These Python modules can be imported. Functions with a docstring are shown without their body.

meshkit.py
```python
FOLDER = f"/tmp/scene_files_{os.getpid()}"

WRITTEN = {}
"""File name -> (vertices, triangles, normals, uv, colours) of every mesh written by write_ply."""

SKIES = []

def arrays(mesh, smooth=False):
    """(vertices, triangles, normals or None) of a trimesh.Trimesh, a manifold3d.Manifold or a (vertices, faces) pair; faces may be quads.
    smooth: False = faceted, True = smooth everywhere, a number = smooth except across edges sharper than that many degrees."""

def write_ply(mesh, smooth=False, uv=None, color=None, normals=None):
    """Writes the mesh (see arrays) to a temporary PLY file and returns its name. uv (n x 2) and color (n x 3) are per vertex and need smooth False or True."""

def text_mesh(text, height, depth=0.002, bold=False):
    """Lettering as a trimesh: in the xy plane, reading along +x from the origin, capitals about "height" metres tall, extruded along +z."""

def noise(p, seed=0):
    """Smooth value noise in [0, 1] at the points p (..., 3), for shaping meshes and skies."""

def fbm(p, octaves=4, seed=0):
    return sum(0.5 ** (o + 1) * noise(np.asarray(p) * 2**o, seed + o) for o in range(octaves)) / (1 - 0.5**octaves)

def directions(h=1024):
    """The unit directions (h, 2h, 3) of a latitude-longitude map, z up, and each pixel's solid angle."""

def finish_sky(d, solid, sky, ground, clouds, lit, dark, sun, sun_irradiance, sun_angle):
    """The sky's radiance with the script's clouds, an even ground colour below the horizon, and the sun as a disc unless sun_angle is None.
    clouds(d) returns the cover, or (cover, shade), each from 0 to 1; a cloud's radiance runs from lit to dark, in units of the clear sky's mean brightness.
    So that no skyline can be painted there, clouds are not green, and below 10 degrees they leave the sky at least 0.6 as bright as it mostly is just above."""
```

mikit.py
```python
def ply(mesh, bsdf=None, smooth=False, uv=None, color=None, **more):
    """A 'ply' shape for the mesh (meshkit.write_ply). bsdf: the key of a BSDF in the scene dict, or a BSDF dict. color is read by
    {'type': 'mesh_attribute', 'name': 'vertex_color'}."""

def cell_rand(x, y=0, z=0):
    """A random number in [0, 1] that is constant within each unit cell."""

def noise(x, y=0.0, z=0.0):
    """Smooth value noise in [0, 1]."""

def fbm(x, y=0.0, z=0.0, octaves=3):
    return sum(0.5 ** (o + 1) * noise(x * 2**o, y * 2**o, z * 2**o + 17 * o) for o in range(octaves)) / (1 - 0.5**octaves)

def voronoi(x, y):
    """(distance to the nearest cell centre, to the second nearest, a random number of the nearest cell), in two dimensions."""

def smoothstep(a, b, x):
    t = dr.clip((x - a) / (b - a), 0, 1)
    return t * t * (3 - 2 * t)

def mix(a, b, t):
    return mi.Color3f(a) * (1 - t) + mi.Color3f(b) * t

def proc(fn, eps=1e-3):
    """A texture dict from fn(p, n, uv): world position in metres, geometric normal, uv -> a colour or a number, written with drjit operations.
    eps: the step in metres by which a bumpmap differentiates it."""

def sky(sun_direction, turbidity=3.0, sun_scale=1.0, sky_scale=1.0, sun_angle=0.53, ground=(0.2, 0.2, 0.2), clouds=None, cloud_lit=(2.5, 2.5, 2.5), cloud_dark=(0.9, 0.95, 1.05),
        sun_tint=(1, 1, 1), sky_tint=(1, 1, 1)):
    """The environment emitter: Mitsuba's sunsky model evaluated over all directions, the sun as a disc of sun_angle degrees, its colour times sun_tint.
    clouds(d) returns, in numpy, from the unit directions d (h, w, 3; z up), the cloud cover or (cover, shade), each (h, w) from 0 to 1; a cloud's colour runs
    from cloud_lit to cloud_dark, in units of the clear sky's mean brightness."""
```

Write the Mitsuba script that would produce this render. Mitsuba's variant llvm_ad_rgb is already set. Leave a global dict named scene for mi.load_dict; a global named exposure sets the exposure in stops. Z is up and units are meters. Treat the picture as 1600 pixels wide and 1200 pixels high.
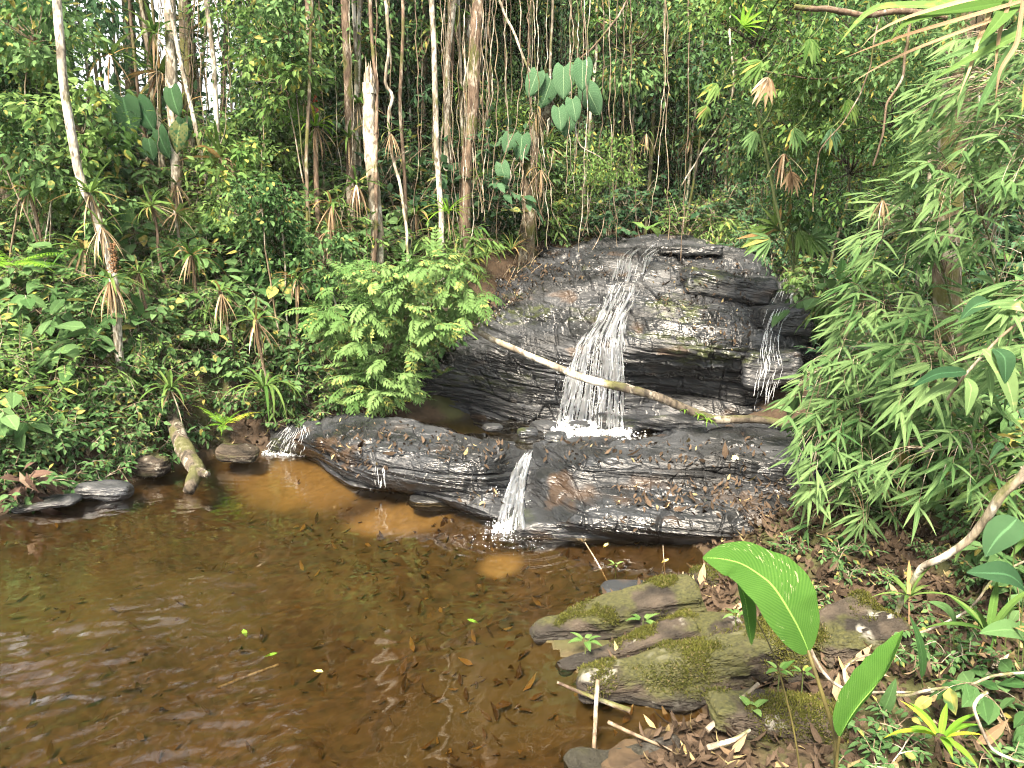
import math
import numpy as np
import trimesh
import mitsuba as mi
import drjit as dr
import mikit
import meshkit
from mikit import noise, fbm, voronoi, cell_rand, smoothstep, mix
from scipy.interpolate import RBFInterpolator, RectBivariateSpline
from scipy.spatial import cKDTree
from shapely.geometry import Polygon
import shapely

T = mi.ScalarTransform4f
scene, labels = {}, {}
exposure = 3.5

# ------------------------------------------------------------------ camera
CAM = np.array([0.0, 0.0, 1.9])
PITCH = math.radians(9.5)
HFOV = 70.0
F = 800.0 / math.tan(math.radians(HFOV / 2))        # focal length in pixels of the 1600 x 1200 photograph
CP, SP = math.cos(PITCH), math.sin(PITCH)
scene['camera'] = {'type': 'perspective', 'fov': HFOV, 'fov_axis': 'x', 'near_clip': 0.05, 'far_clip': 600.0,
                   'to_world': T().look_at(origin=CAM.tolist(), target=[0, CP, 1.9 - SP], up=[0, 0, 1])}

# ------------------------------------------------------------------ light: bright hazy overcast
def cloud_cover(d):
    n = meshkit.fbm(d * 2.2 + 3.0, 4, 5)
    return np.clip(0.90 + 0.2 * n, 0, 1), np.clip((n - 0.45) * 1.6, 0, 0.8)


scene['sky'] = mikit.sky((-0.22, -0.62, 0.75), turbidity=3, sun_scale=1.35, sun_angle=16, sun_tint=(0.93, 0.97, 1.02), clouds=cloud_cover,
                         cloud_lit=(2.5, 2.55, 2.55), cloud_dark=(1.1, 1.13, 1.2), ground=(0.05, 0.06, 0.03))


# ------------------------------------------------------------------ places
def ray(px, py):
    x, y = (px - 800.0) / F, (600.0 - py) / F
    return np.array([x, CP + y * SP, -SP + y * CP])


def at(px, py, D):
    """The point at forward distance D (world y) whose direction from the viewpoint is that of the photograph's pixel."""
    r = ray(px, py)
    return CAM + r * (D / r[1])


def onz(px, py, z):
    r = ray(px, py)
    return CAM + r * ((z - CAM[2]) / r[2])


def to_px(P):
    q = np.asarray(P) - CAM
    depth = q[..., 1] * CP - q[..., 2] * SP
    up = q[..., 1] * SP + q[..., 2] * CP
    depth = np.where(depth > 0.05, depth, 0.05)
    return np.stack([800 + F * q[..., 0] / depth, 600 - F * up / depth, depth], -1)


# ------------------------------------------------------------------ mesh helpers: a mesh is (V, F, UV)
def nrm(v):
    v = np.asarray(v, float)
    return v / np.maximum(np.linalg.norm(v, axis=-1, keepdims=True), 1e-9)


def merge(ms):
    ms = [m for m in ms if len(m[0])]
    off, V, Fc, U = 0, [], [], []
    for v, f, u in ms:
        V.append(v); Fc.append(np.asarray(f) + off); U.append(u); off += len(v)
    return np.vstack(V), np.vstack(Fc), np.vstack(U)


def basis(dirs, ups):
    """Rotation matrices: y along dirs, z near ups."""
    y = nrm(dirs)
    x = np.cross(y, ups)
    x = nrm(np.where(np.linalg.norm(x, axis=-1, keepdims=True) < 1e-4, np.cross(y, [0.31, 0.92, 0.2]), x))
    z = np.cross(x, y)
    return np.stack([x, y, z], -1)


def batch(tmpl, pos, dirs, ups, scale, rng, ids=None):
    """Many copies of a template as one mesh; the whole part of u tells the copies apart."""
    V, Fc, U = tmpl
    pos = np.atleast_2d(pos)
    n = len(pos)
    if n == 0:
        return np.zeros((0, 3)), np.zeros((0, 3), int), np.zeros((0, 2))
    R = basis(dirs, ups)
    sc = np.broadcast_to(np.asarray(scale, float), (n,))
    P = np.einsum('nij,kj->nki', R, V) * sc[:, None, None] + pos[:, None, :]
    ids = rng.integers(0, 180, n) if ids is None else ids
    UV = np.broadcast_to(U[None], (n, *U.shape)).copy()
    UV[..., 0] += ids[:, None]
    FF = Fc[None] + (np.arange(n) * len(V))[:, None, None]
    return P.reshape(-1, 3), FF.reshape(-1, 3), UV.reshape(-1, 2)


def moved(m, R=None, s=1.0, t=(0, 0, 0)):
    V = m[0] * s
    if R is not None:
        V = V @ np.asarray(R).T
    return V + np.asarray(t), m[1], m[2]


def rotz(a):
    c, s = math.cos(a), math.sin(a)
    return np.array([[c, -s, 0], [s, c, 0], [0, 0, 1.0]])


def leaf(L, W, n=4, fold=0.15, curl=0.3, tip=0.5, base=0.0, shape='ovate'):
    """A leaf along +y from the origin: folded along its midrib, curling down; 3 points per section."""
    t = np.linspace(0, 1, n + 1)
    if shape == 'ovate':
        w = np.sin(np.pi * t ** 0.75) ** 0.9
    elif shape == 'lance':
        w = np.sin(np.pi * np.clip(t, 0, 1) ** 0.6) ** 0.8 * (1 - 0.15 * t)
    elif shape == 'strap':
        w = np.clip(1.15 - t ** 2.5 * 1.15, 0, 1) * np.clip(0.75 + t, 0, 1)
    elif shape == 'obovate':
        w = np.sin(np.pi * t ** 1.4) ** 0.8
    else:
        w = np.sin(np.pi * t)
    w = np.maximum(w, 0.02) * W / 2
    ang = curl * t ** tip * 1.0
    ds = L / n
    y = np.concatenate([[0], np.cumsum(np.cos(ang[1:]) * ds)])
    z = np.concatenate([[0], np.cumsum(-np.sin(ang[1:]) * ds)])
    V, U = [], []
    for i in range(n + 1):
        V += [(-w[i] * math.cos(fold), y[i], z[i] + w[i] * math.sin(fold)), (0, y[i], z[i]), (w[i] * math.cos(fold), y[i], z[i] + w[i] * math.sin(fold))]
        U += [(0.05, t[i]), (0.5, t[i]), (0.95, t[i])]
    Fc = []
    for i in range(n):
        a, b = 3 * i, 3 * i + 3
        for k in (0, 1):
            Fc += [(a + k, a + k + 1, b + k + 1), (a + k, b + k + 1, b + k)]
    return np.array(V, float), np.array(Fc, int), np.array(U, float)


def tube(P, r, sides=6, closed=True, v0=0.0):
    P = np.asarray(P, float)
    n = len(P)
    r = np.broadcast_to(np.asarray(r, float), (n,))
    t = nrm(np.gradient(P, axis=0))
    a = np.zeros_like(P)
    ref = np.array([0.0, 0, 1]) if abs(t[0][2]) < 0.9 else np.array([1.0, 0, 0])
    cur = nrm(np.cross(t[0], ref))
    for i in range(n):
        cur = nrm(cur - t[i] * (cur @ t[i]))
        a[i] = cur
    b = np.cross(t, a)
    ang = np.arange(sides) * 2 * np.pi / sides
    V = P[:, None] + r[:, None, None] * (np.cos(ang)[None, :, None] * a[:, None] + np.sin(ang)[None, :, None] * b[:, None])
    d = np.concatenate([[0], np.cumsum(np.linalg.norm(np.diff(P, axis=0), axis=1))])
    U = np.stack(np.broadcast_arrays(ang[None, :] / (2 * np.pi) * 0.9 + 0.05, d[:, None] + v0), -1)
    i, j = np.meshgrid(np.arange(n - 1), np.arange(sides), indexing='ij')
    q = np.stack([i * sides + j, i * sides + (j + 1) % sides, (i + 1) * sides + (j + 1) % sides, (i + 1) * sides + j], -1).reshape(-1, 4)
    Fc = np.vstack([q[:, [0, 1, 2]], q[:, [0, 2, 3]]])
    V, U = V.reshape(-1, 3), U.reshape(-1, 2)
    if closed:
        V = np.vstack([V, P[:1], P[-1:]])
        U = np.vstack([U, U[:1], U[-1:]])
        k = np.arange(sides)
        c0, c1, e = n * sides, n * sides + 1, (n - 1) * sides
        Fc = np.vstack([Fc, np.stack([(k + 1) % sides, k, np.full(sides, c0)], 1), np.stack([e + k, e + (k + 1) % sides, np.full(sides, c1)], 1)])
    return V, Fc, U


def smooth_path(pts, n=24):
    """Catmull-like path through points."""
    pts = np.asarray(pts, float)
    if len(pts) == 2:
        s = np.linspace(0, 1, n)[:, None]
        return pts[0] * (1 - s) + pts[1] * s
    from scipy.interpolate import PchipInterpolator
    d = np.concatenate([[0], np.cumsum(np.linalg.norm(np.diff(pts, axis=0), axis=1))])
    return PchipInterpolator(d, pts)(np.linspace(0, d[-1], n))


def wobble(P, amp, freq, seed):
    off = np.stack([meshkit.fbm(P * freq + 7.3 * k, 3, seed + k) - 0.5 for k in range(3)], -1)
    return P + off * amp * 2


def bark_tube(P, r, seed, sides=9, rough=0.12):
    """A trunk or branch: a tube whose radius swells and pits."""
    V, Fc, U = tube(P, r, sides)
    P = np.asarray(P)
    n, s = len(P), sides
    c = np.vstack([np.repeat(P, s, 0), P[:1], P[-1:]])
    k = 1 + rough * 2 * (meshkit.fbm(V * [9, 9, 4], 3, seed) - 0.5) + rough * 1.4 * (meshkit.fbm(V * [30, 30, 12], 2, seed + 5) - 0.5)
    return c + (V - c) * k[:, None], Fc, U


# ------------------------------------------------------------------ scene entries
count = {}


def key_for(name):
    k = count.get(name, -1) + 1
    count[name] = k
    return name if k == 0 else f'{name}_{k:03d}'


def part_key(parent, name):
    return parent + '__' + key_for_part(parent, name)


_pc = {}


def key_for_part(parent, name):
    k = _pc.get((parent, name), -1) + 1
    _pc[(parent, name)] = k
    return name if k == 0 else f'{name}_{k:03d}'


def thing(name, label, cat, group=None):
    k = key_for(name)
    labels[k] = {'label': label, 'category': cat, 'kind': 'thing'}
    if group:
        labels[k]['group'] = group
    return k


def put(key, m, bsdf, smooth=True):
    scene[key] = mikit.ply((m[0], m[1]), bsdf, smooth=smooth, uv=m[2])
    return key


def part(parent, name, m, bsdf, smooth=True, label=None, stuff=False):
    k = part_key(parent, name)
    put(k, m, bsdf, smooth)
    if label or stuff:
        labels[k] = {}
        if label:
            labels[k]['label'] = label
        if stuff:
            labels[k]['kind'] = 'stuff'
    return k


def solo(name, m, bsdf, label, cat, group=None, smooth=True):
    k = thing(name, label, cat, group)
    put(k, m, bsdf, smooth)
    return k


def structure(name, m, bsdf, smooth=True, kind='structure', label=None):
    k = key_for(name)
    put(k, m, bsdf, smooth)
    labels[k] = {'kind': kind}
    if label:
        labels[k]['label'] = label
    return k


def place(x, y, z, rz=0.0, s=1.0, tilt=(0, 0)):
    t = T().translate([float(x), float(y), float(z)]).rotate([0, 0, 1], float(rz))
    if tilt[0] or tilt[1]:
        t = t @ T().rotate([1, 0, 0], float(tilt[0])).rotate([0, 1, 0], float(tilt[1]))
    return t @ T().scale(s if np.ndim(s) else float(s))


protos = {}


def proto(name, **parts):
    """parts: name -> (mesh, bsdf, smooth). A kind of plant that is set out many times."""
    protos[name] = {k: mikit.ply((m[0], m[1]), b, smooth=s, uv=m[2]) for k, (m, b, s) in parts.items()}


def copy_parts(parent, pname, tw, stuff=('foliage',)):
    for k, d in protos[pname].items():
        pk = part_key(parent, k)
        scene[pk] = {**d, 'to_world': tw}
        if k in stuff:
            labels[pk] = {'kind': 'stuff'}


def copy_thing(name, pname, tw, label, cat, group=None):
    k = thing(name, label, cat, group)
    copy_parts(k, pname, tw)
    return k


# ------------------------------------------------------------------ materials
def two(d):
    return {'type': 'twosided', 'bsdf': d}


def leaf_color(dark, light, dry, dry_at, patch=1.6, rib=0.35):
    def fn(p, n, uv):
        k = dr.floor(uv.x)
        a = uv.x - k
        r, r2 = cell_rand(k, 3, 7), cell_rand(k, 11, 5)
        w = noise(p.x * patch, p.y * patch, p.z * patch)
        t = dr.clip(r * 0.75 + (w - 0.5) * 0.9 + 0.12, 0, 1)
        c = mix(dark, light, t)
        spot = smoothstep(dry_at, 1.0, r2 + 0.12 * (noise(p.x * 40, p.y * 40, p.z * 40) - 0.5))
        c = mix(c, dry, spot)
        m = 1 - smoothstep(0.015, 0.055, dr.abs(a - 0.5))
        return c * (1 + rib * m)
    return fn


def thin_leaf(key, fn, rough=0.38, trans=0.55, spec=1.5):
    scene[key] = {'type': 'principledthin', 'base_color': mikit.proc(fn), 'roughness': rough, 'diff_trans': trans, 'eta': spec, 'spec_trans': 0.0}


thin_leaf('leaf_mid', leaf_color((0.040, 0.096, 0.032), (0.140, 0.240, 0.098), (0.34, 0.30, 0.09), 0.93), rough=0.33)
thin_leaf('leaf_dark', leaf_color((0.036, 0.090, 0.044), (0.115, 0.215, 0.118), (0.28, 0.28, 0.09), 0.95, 0.8, 0.15), rough=0.36, trans=0.9)
thin_leaf('leaf_bright', leaf_color((0.064, 0.140, 0.036), (0.185, 0.290, 0.095), (0.38, 0.37, 0.09), 0.93), rough=0.33, trans=0.7)
thin_leaf('leaf_bamboo', leaf_color((0.048, 0.112, 0.038), (0.180, 0.275, 0.112), (0.42, 0.38, 0.18), 0.955, 3.2, 0.6), rough=0.28, trans=0.7)
thin_leaf('leaf_strap', leaf_color((0.050, 0.115, 0.026), (0.150, 0.225, 0.065), (0.34, 0.22, 0.10), 0.84, 2.5, 0.2), rough=0.36)
thin_leaf('leaf_dead', leaf_color((0.120, 0.075, 0.045), (0.400, 0.300, 0.190), (0.55, 0.47, 0.36), 0.80, 3.0, 0.25), rough=0.6, trans=0.25)
thin_leaf('leaf_litter', leaf_color((0.020, 0.015, 0.011), (0.105, 0.076, 0.054), (0.30, 0.24, 0.12), 0.87, 7.0, 0.2), rough=0.5, trans=0.12)
thin_leaf('leaf_lime', leaf_color((0.100, 0.235, 0.025), (0.190, 0.360, 0.045), (0.45, 0.45, 0.05), 0.92, 3.0, 0.3), rough=0.35, trans=0.8)


def heart_fn(p, n, uv):
    k = dr.floor(uv.x)
    a = uv.x - k
    d = dr.abs(a - 0.5)
    c = mix((0.045, 0.110, 0.055), (0.095, 0.185, 0.100), cell_rand(k, 3, 7) * 0.6 + 0.4 * noise(p.x * 5, p.y * 5, p.z * 5))
    rib = 1 - smoothstep(0.008, 0.022, d)
    s = (uv.y - d * 0.9) * 11
    s = dr.abs(s - dr.floor(s) - 0.5)
    side = (1 - smoothstep(0.03, 0.09, s)) * 0.5
    return mix(c, (0.22, 0.32, 0.19), dr.maximum(rib, side * 0.6))


thin_leaf('leaf_heart', heart_fn, rough=0.35)


def big_fn(p, n, uv):
    a = uv.x - dr.floor(uv.x)
    d = dr.abs(a - 0.5)
    s = (uv.y - d * 0.55) * 34
    s = dr.abs(s - dr.floor(s) - 0.5)
    c = mix((0.036, 0.100, 0.018), (0.078, 0.175, 0.036), smoothstep(0.0, 0.5, s) * 0.5 + 0.5 * fbm(p.x * 14, p.y * 14, p.z * 14, 2))
    al = uv.y - d * 0.55
    scar = smoothstep(0.79, 0.88, noise(al * 120 + 7, a * 26 + 3)) * smoothstep(0.60, 0.80, noise(a * 5 + 1, al * 6.0 + 2))
    c = mix(c, (0.36, 0.38, 0.22), scar * 0.6)
    return mix(c, (0.20, 0.36, 0.08), 1 - smoothstep(0.008, 0.02, d))


def big_bump(p, n, uv):
    a = uv.x - dr.floor(uv.x)
    s = (uv.y - dr.abs(a - 0.5) * 0.55) * 34
    s = dr.abs(s - dr.floor(s) - 0.5)
    return s * s * 2 + 0.4 * noise(uv.y * 20, a * 8)


scene['leaf_big'] = {'type': 'principledthin', 'base_color': mikit.proc(big_fn), 'roughness': 0.3, 'diff_trans': 0.7, 'eta': 1.5}


def bark(dark, light, lichen, amount, moss=0.0, mossc=(0.075, 0.085, 0.018)):
    def fn(p, n, uv):
        g = fbm(p.x * 38, p.y * 38, p.z * 9, 3)
        c = mix(dark, light, smoothstep(0.25, 0.75, g))
        l = smoothstep(0.60 - amount * 0.4, 0.74 - amount * 0.4, 0.7 * fbm(p.x * 11 + 4, p.y * 11, p.z * 4, 4) + 0.3 * fbm(p.x * 60, p.y * 60, p.z * 22, 2))
        c = mix(c, lichen, l * 0.85)
        c = c * (0.72 + 0.5 * noise(p.x * 5, p.y * 5, p.z * 1.6))
        if moss:
            m = smoothstep(0.62 - moss * 0.5, 0.75 - moss * 0.4, fbm(p.x * 6, p.y * 6 + 9, p.z * 3, 3) + 0.12 * n.z)
            c = mix(c, mossc, m * (0.6 + 0.4 * noise(p.x * 90, p.y * 90, p.z * 90)))
        return c
    return fn


def solid(key, fn, rough=0.75, bump=None, scale=1.0, eps=1e-3, **kw):
    b = {'type': 'principled', 'base_color': mikit.proc(fn), 'roughness': rough, 'specular': 0.4, **kw}
    if bump is not None:
        b = {'type': 'bumpmap', 'arbitrary': mikit.proc(bump, eps), 'scale': scale, 'bsdf': b}
    scene[key] = two(b)


def bark_bump(p, n, uv):
    return fbm(p.x * 55, p.y * 55, p.z * 14, 3) * 0.012


solid('bark_dark', bark((0.020, 0.017, 0.012), (0.075, 0.062, 0.045), (0.17, 0.18, 0.15), 0.12, 0.30), 0.85)
solid('bark_brown', bark((0.060, 0.040, 0.026), (0.170, 0.120, 0.085), (0.36, 0.32, 0.26), 0.15, 0.05), 0.8, bark_bump)
solid('bark_pale', bark((0.100, 0.085, 0.065), (0.260, 0.220, 0.165), (0.50, 0.48, 0.42), 0.32, 0.10), 0.75, bark_bump)
solid('bark_white', bark((0.09, 0.075, 0.055), (0.32, 0.29, 0.24), (0.52, 0.50, 0.45), 0.42, 0.05), 0.75, bark_bump)
solid('bark_moss', bark((0.045, 0.034, 0.022), (0.150, 0.118, 0.080), (0.33, 0.31, 0.25), 0.22, 0.36, (0.085, 0.088, 0.020)), 0.85, bark_bump)
solid('twig', bark((0.080, 0.055, 0.035), (0.230, 0.180, 0.120), (0.38, 0.34, 0.28), 0.25), 0.75)
solid('stem_green', lambda p, n, uv: mix((0.045, 0.075, 0.022), (0.120, 0.140, 0.050), noise(p.x * 20, p.y * 20, p.z * 8)), 0.5)


# ---- wet rock
def rock_fn(p, n, uv):
    g = fbm(p.x * 2.2, p.y * 2.2, p.z * 7.0, 4)
    lam = fbm(p.x * 3.0, p.y * 4.0, p.z * 60.0 + p.x * 6.0, 2)
    c = mix((0.006, 0.0067, 0.0078), (0.034, 0.0375, 0.044), smoothstep(0.3, 0.75, g) * 0.75 + 0.35 * (lam - 0.4))
    dry = smoothstep(0.60, 0.72, fbm(p.x * 1.5 + 9, p.y * 1.5, p.z * 3.0, 4))
    c = mix(c, (0.080, 0.083, 0.090), dry * 0.45)
    rust = smoothstep(0.64, 0.78, fbm(p.x * 3 + 2, p.y * 3 + 8, p.z * 4, 3))
    c = mix(c, (0.070, 0.040, 0.020), rust * 0.5)
    m = smoothstep(0.60, 0.70, fbm(p.x * 1.1 + 31, p.y * 1.1 + 4, p.z * 2.2 + 3, 4) + 0.06 * n.z)
    moss = mix((0.016, 0.024, 0.007), (0.052, 0.062, 0.016), noise(p.x * 70, p.y * 70, p.z * 70))
    return mix(c, moss, m * smoothstep(0.35, 0.6, fbm(p.x * 12, p.y * 12, p.z * 18, 3)) * 0.85)


def rock_rough(p, n, uv):
    return 0.36 + 0.28 * smoothstep(0.35, 0.7, fbm(p.x * 2 + 5, p.y * 2, p.z * 4, 3))


def rock_bump(p, n, uv):
    return 0.014 * fbm(p.x * 12, p.y * 14, p.z * 60 + p.x * 10, 3) + 0.003 * fbm(p.x * 45, p.y * 45, p.z * 80, 2)


scene['wet_rock'] = two({'type': 'bumpmap', 'arbitrary': mikit.proc(rock_bump, 1.5e-3), 'scale': 1.0,
                         'bsdf': {'type': 'principled', 'base_color': mikit.proc(rock_fn), 'roughness': mikit.proc(rock_rough), 'specular': 0.8}})


def stone_fn(p, n, uv):
    g = fbm(p.x * 9, p.y * 9, p.z * 14, 4)
    c = mix((0.012, 0.0095, 0.007), (0.070, 0.055, 0.041), smoothstep(0.28, 0.75, g) * (0.6 + 0.5 * noise(p.x * 160, p.y * 160, p.z * 160)))
    li = smoothstep(0.60, 0.70, fbm(p.x * 7 + 14, p.y * 7, p.z * 7, 3)) * smoothstep(0.42, 0.60, fbm(p.x * 46, p.y * 46, p.z * 46, 2))
    c = mix(c, (0.34, 0.33, 0.29), li * 0.7)
    m = smoothstep(0.46, 0.60, fbm(p.x * 5.5 + 3, p.y * 5.5 + 7, p.z * 5.5, 4) + 0.06 * (n.z - 0.5))
    moss = mix((0.022, 0.026, 0.008), (0.076, 0.076, 0.022), noise(p.x * 110, p.y * 110, p.z * 110))
    c = mix(c, moss, m * 0.8)
    wet = 1 - smoothstep(0.02, 0.10, p.z + 0.05 * (noise(p.x * 14, p.y * 14) - 0.5))
    return mix(c, (0.016, 0.014, 0.012), wet * 0.85)


def stone_bump(p, n, uv):
    return 0.020 * fbm(p.x * 34, p.y * 34, p.z * 70, 3) + 0.008 * noise(p.x * 190, p.y * 190, p.z * 190)


solid('mossy_stone', stone_fn, 0.8, stone_bump, 1.0, 1e-3)


# ---- ground: forest soil under litter, the pool's bed of brown leaves, two patches of clean sand
SAND = [(onz(500, 762, -0.2), 1.05, 0.55, -0.30), (onz(625, 815, -0.2), 0.50, 0.24, -0.2), (onz(785, 880, -0.2), 0.17, 0.15, 0.0)]


def ground_fn(p, n, uv):
    warp = fbm(p.x * 3, p.y * 3, 0.0, 3) - 0.5
    fine = fbm(p.x * 22, p.y * 22, p.z * 22, 3)
    d1, d2, cr = voronoi(p.x * 17 + warp * 5, p.y * 17 + warp * 3)
    bed = mix((0.024, 0.016, 0.007), (0.100, 0.066, 0.030), cr * 0.28 + 0.75 * (fine - 0.15))
    bed = bed * (0.80 + 0.45 * fbm(p.x * 1.7 + 6, p.y * 1.7, 3.0, 2))
    bed = mix(bed, (0.075, 0.066, 0.030), smoothstep(0.45, 0.7, fbm(p.x * 0.9 + 3, p.y * 0.9, 1.0, 3)) * 0.6)
    sand = mi.Float(0)
    for (c, a, b, w) in SAND:
        x, y = p.x - float(c[0]), p.y - float(c[1])
        xr, yr = x * math.cos(w) + y * math.sin(w), y * math.cos(w) - x * math.sin(w)
        sand = dr.maximum(sand, 1 - smoothstep(0.50, 1.2, dr.sqrt(dr.square(xr / a) + dr.square(yr / b)) + warp * 0.5 + 0.25 * (fine - 0.5)))
    bed = mix(bed, mix((0.17, 0.125, 0.062), (0.30, 0.225, 0.115), fine), sand)
    soil = mix((0.016, 0.011, 0.007), (0.085, 0.055, 0.033), fine * 0.7 + cr * 0.3)
    soil = mix(soil, (0.045, 0.055, 0.014), smoothstep(0.52, 0.66, fbm(p.x * 2 + 1, p.y * 2 + 5, 0.0, 3)) * 0.7)
    return mix(bed, soil, smoothstep(-0.01, 0.03, p.z))


solid('soil', ground_fn, 0.85, lambda p, n, uv: 0.02 * fbm(p.x * 26, p.y * 26, p.z * 26, 3), 1.0, 2e-3)

scene['tea_water'] = {'type': 'thindielectric', 'int_ior': 1.33, 'ext_ior': 1.0, 'specular_transmittance': {'type': 'rgb', 'value': [0.58, 0.50, 0.355]}}
scene['white_water'] = {'type': 'principledthin', 'base_color': {'type': 'rgb', 'value': [0.86, 0.89, 0.92]}, 'roughness': 0.3, 'diff_trans': 0.9, 'eta': 1.33, 'spec_trans': 0.28}
scene['veil_water'] = {'type': 'principledthin', 'base_color': {'type': 'rgb', 'value': [0.92, 0.94, 0.96]}, 'roughness': 0.10, 'diff_trans': 0.8, 'eta': 1.33, 'spec_trans': 0.86}

# ------------------------------------------------------------------ terrain
SHORE_PX = [(-40, 830), (0, 812), (60, 795), (130, 775), (200, 757), (260, 735), (330, 712), (420, 704), (490, 706), (560, 735), (640, 745), (760, 780), (900, 815),
            (1000, 835), (1080, 850), (1110, 880), (1075, 910), (1010, 925), (960, 935), (900, 960), (850, 1000), (880, 1030), (930, 1075),
            (1010, 1105), (1090, 1100), (1100, 1120), (1010, 1140), (960, 1165), (930, 1200)]
shore = [onz(x, y, 0.0)[:2] for x, y in SHORE_PX]
shore = [(-12, 5.6), (-6.5, 5.3)] + [tuple(s) for s in shore] + [(0.32, 2.2), (0.25, 1.2), (0.5, -1.0), (1.0, -5), (-12, -5)]
POOL = Polygon(shore).buffer(0)

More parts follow.
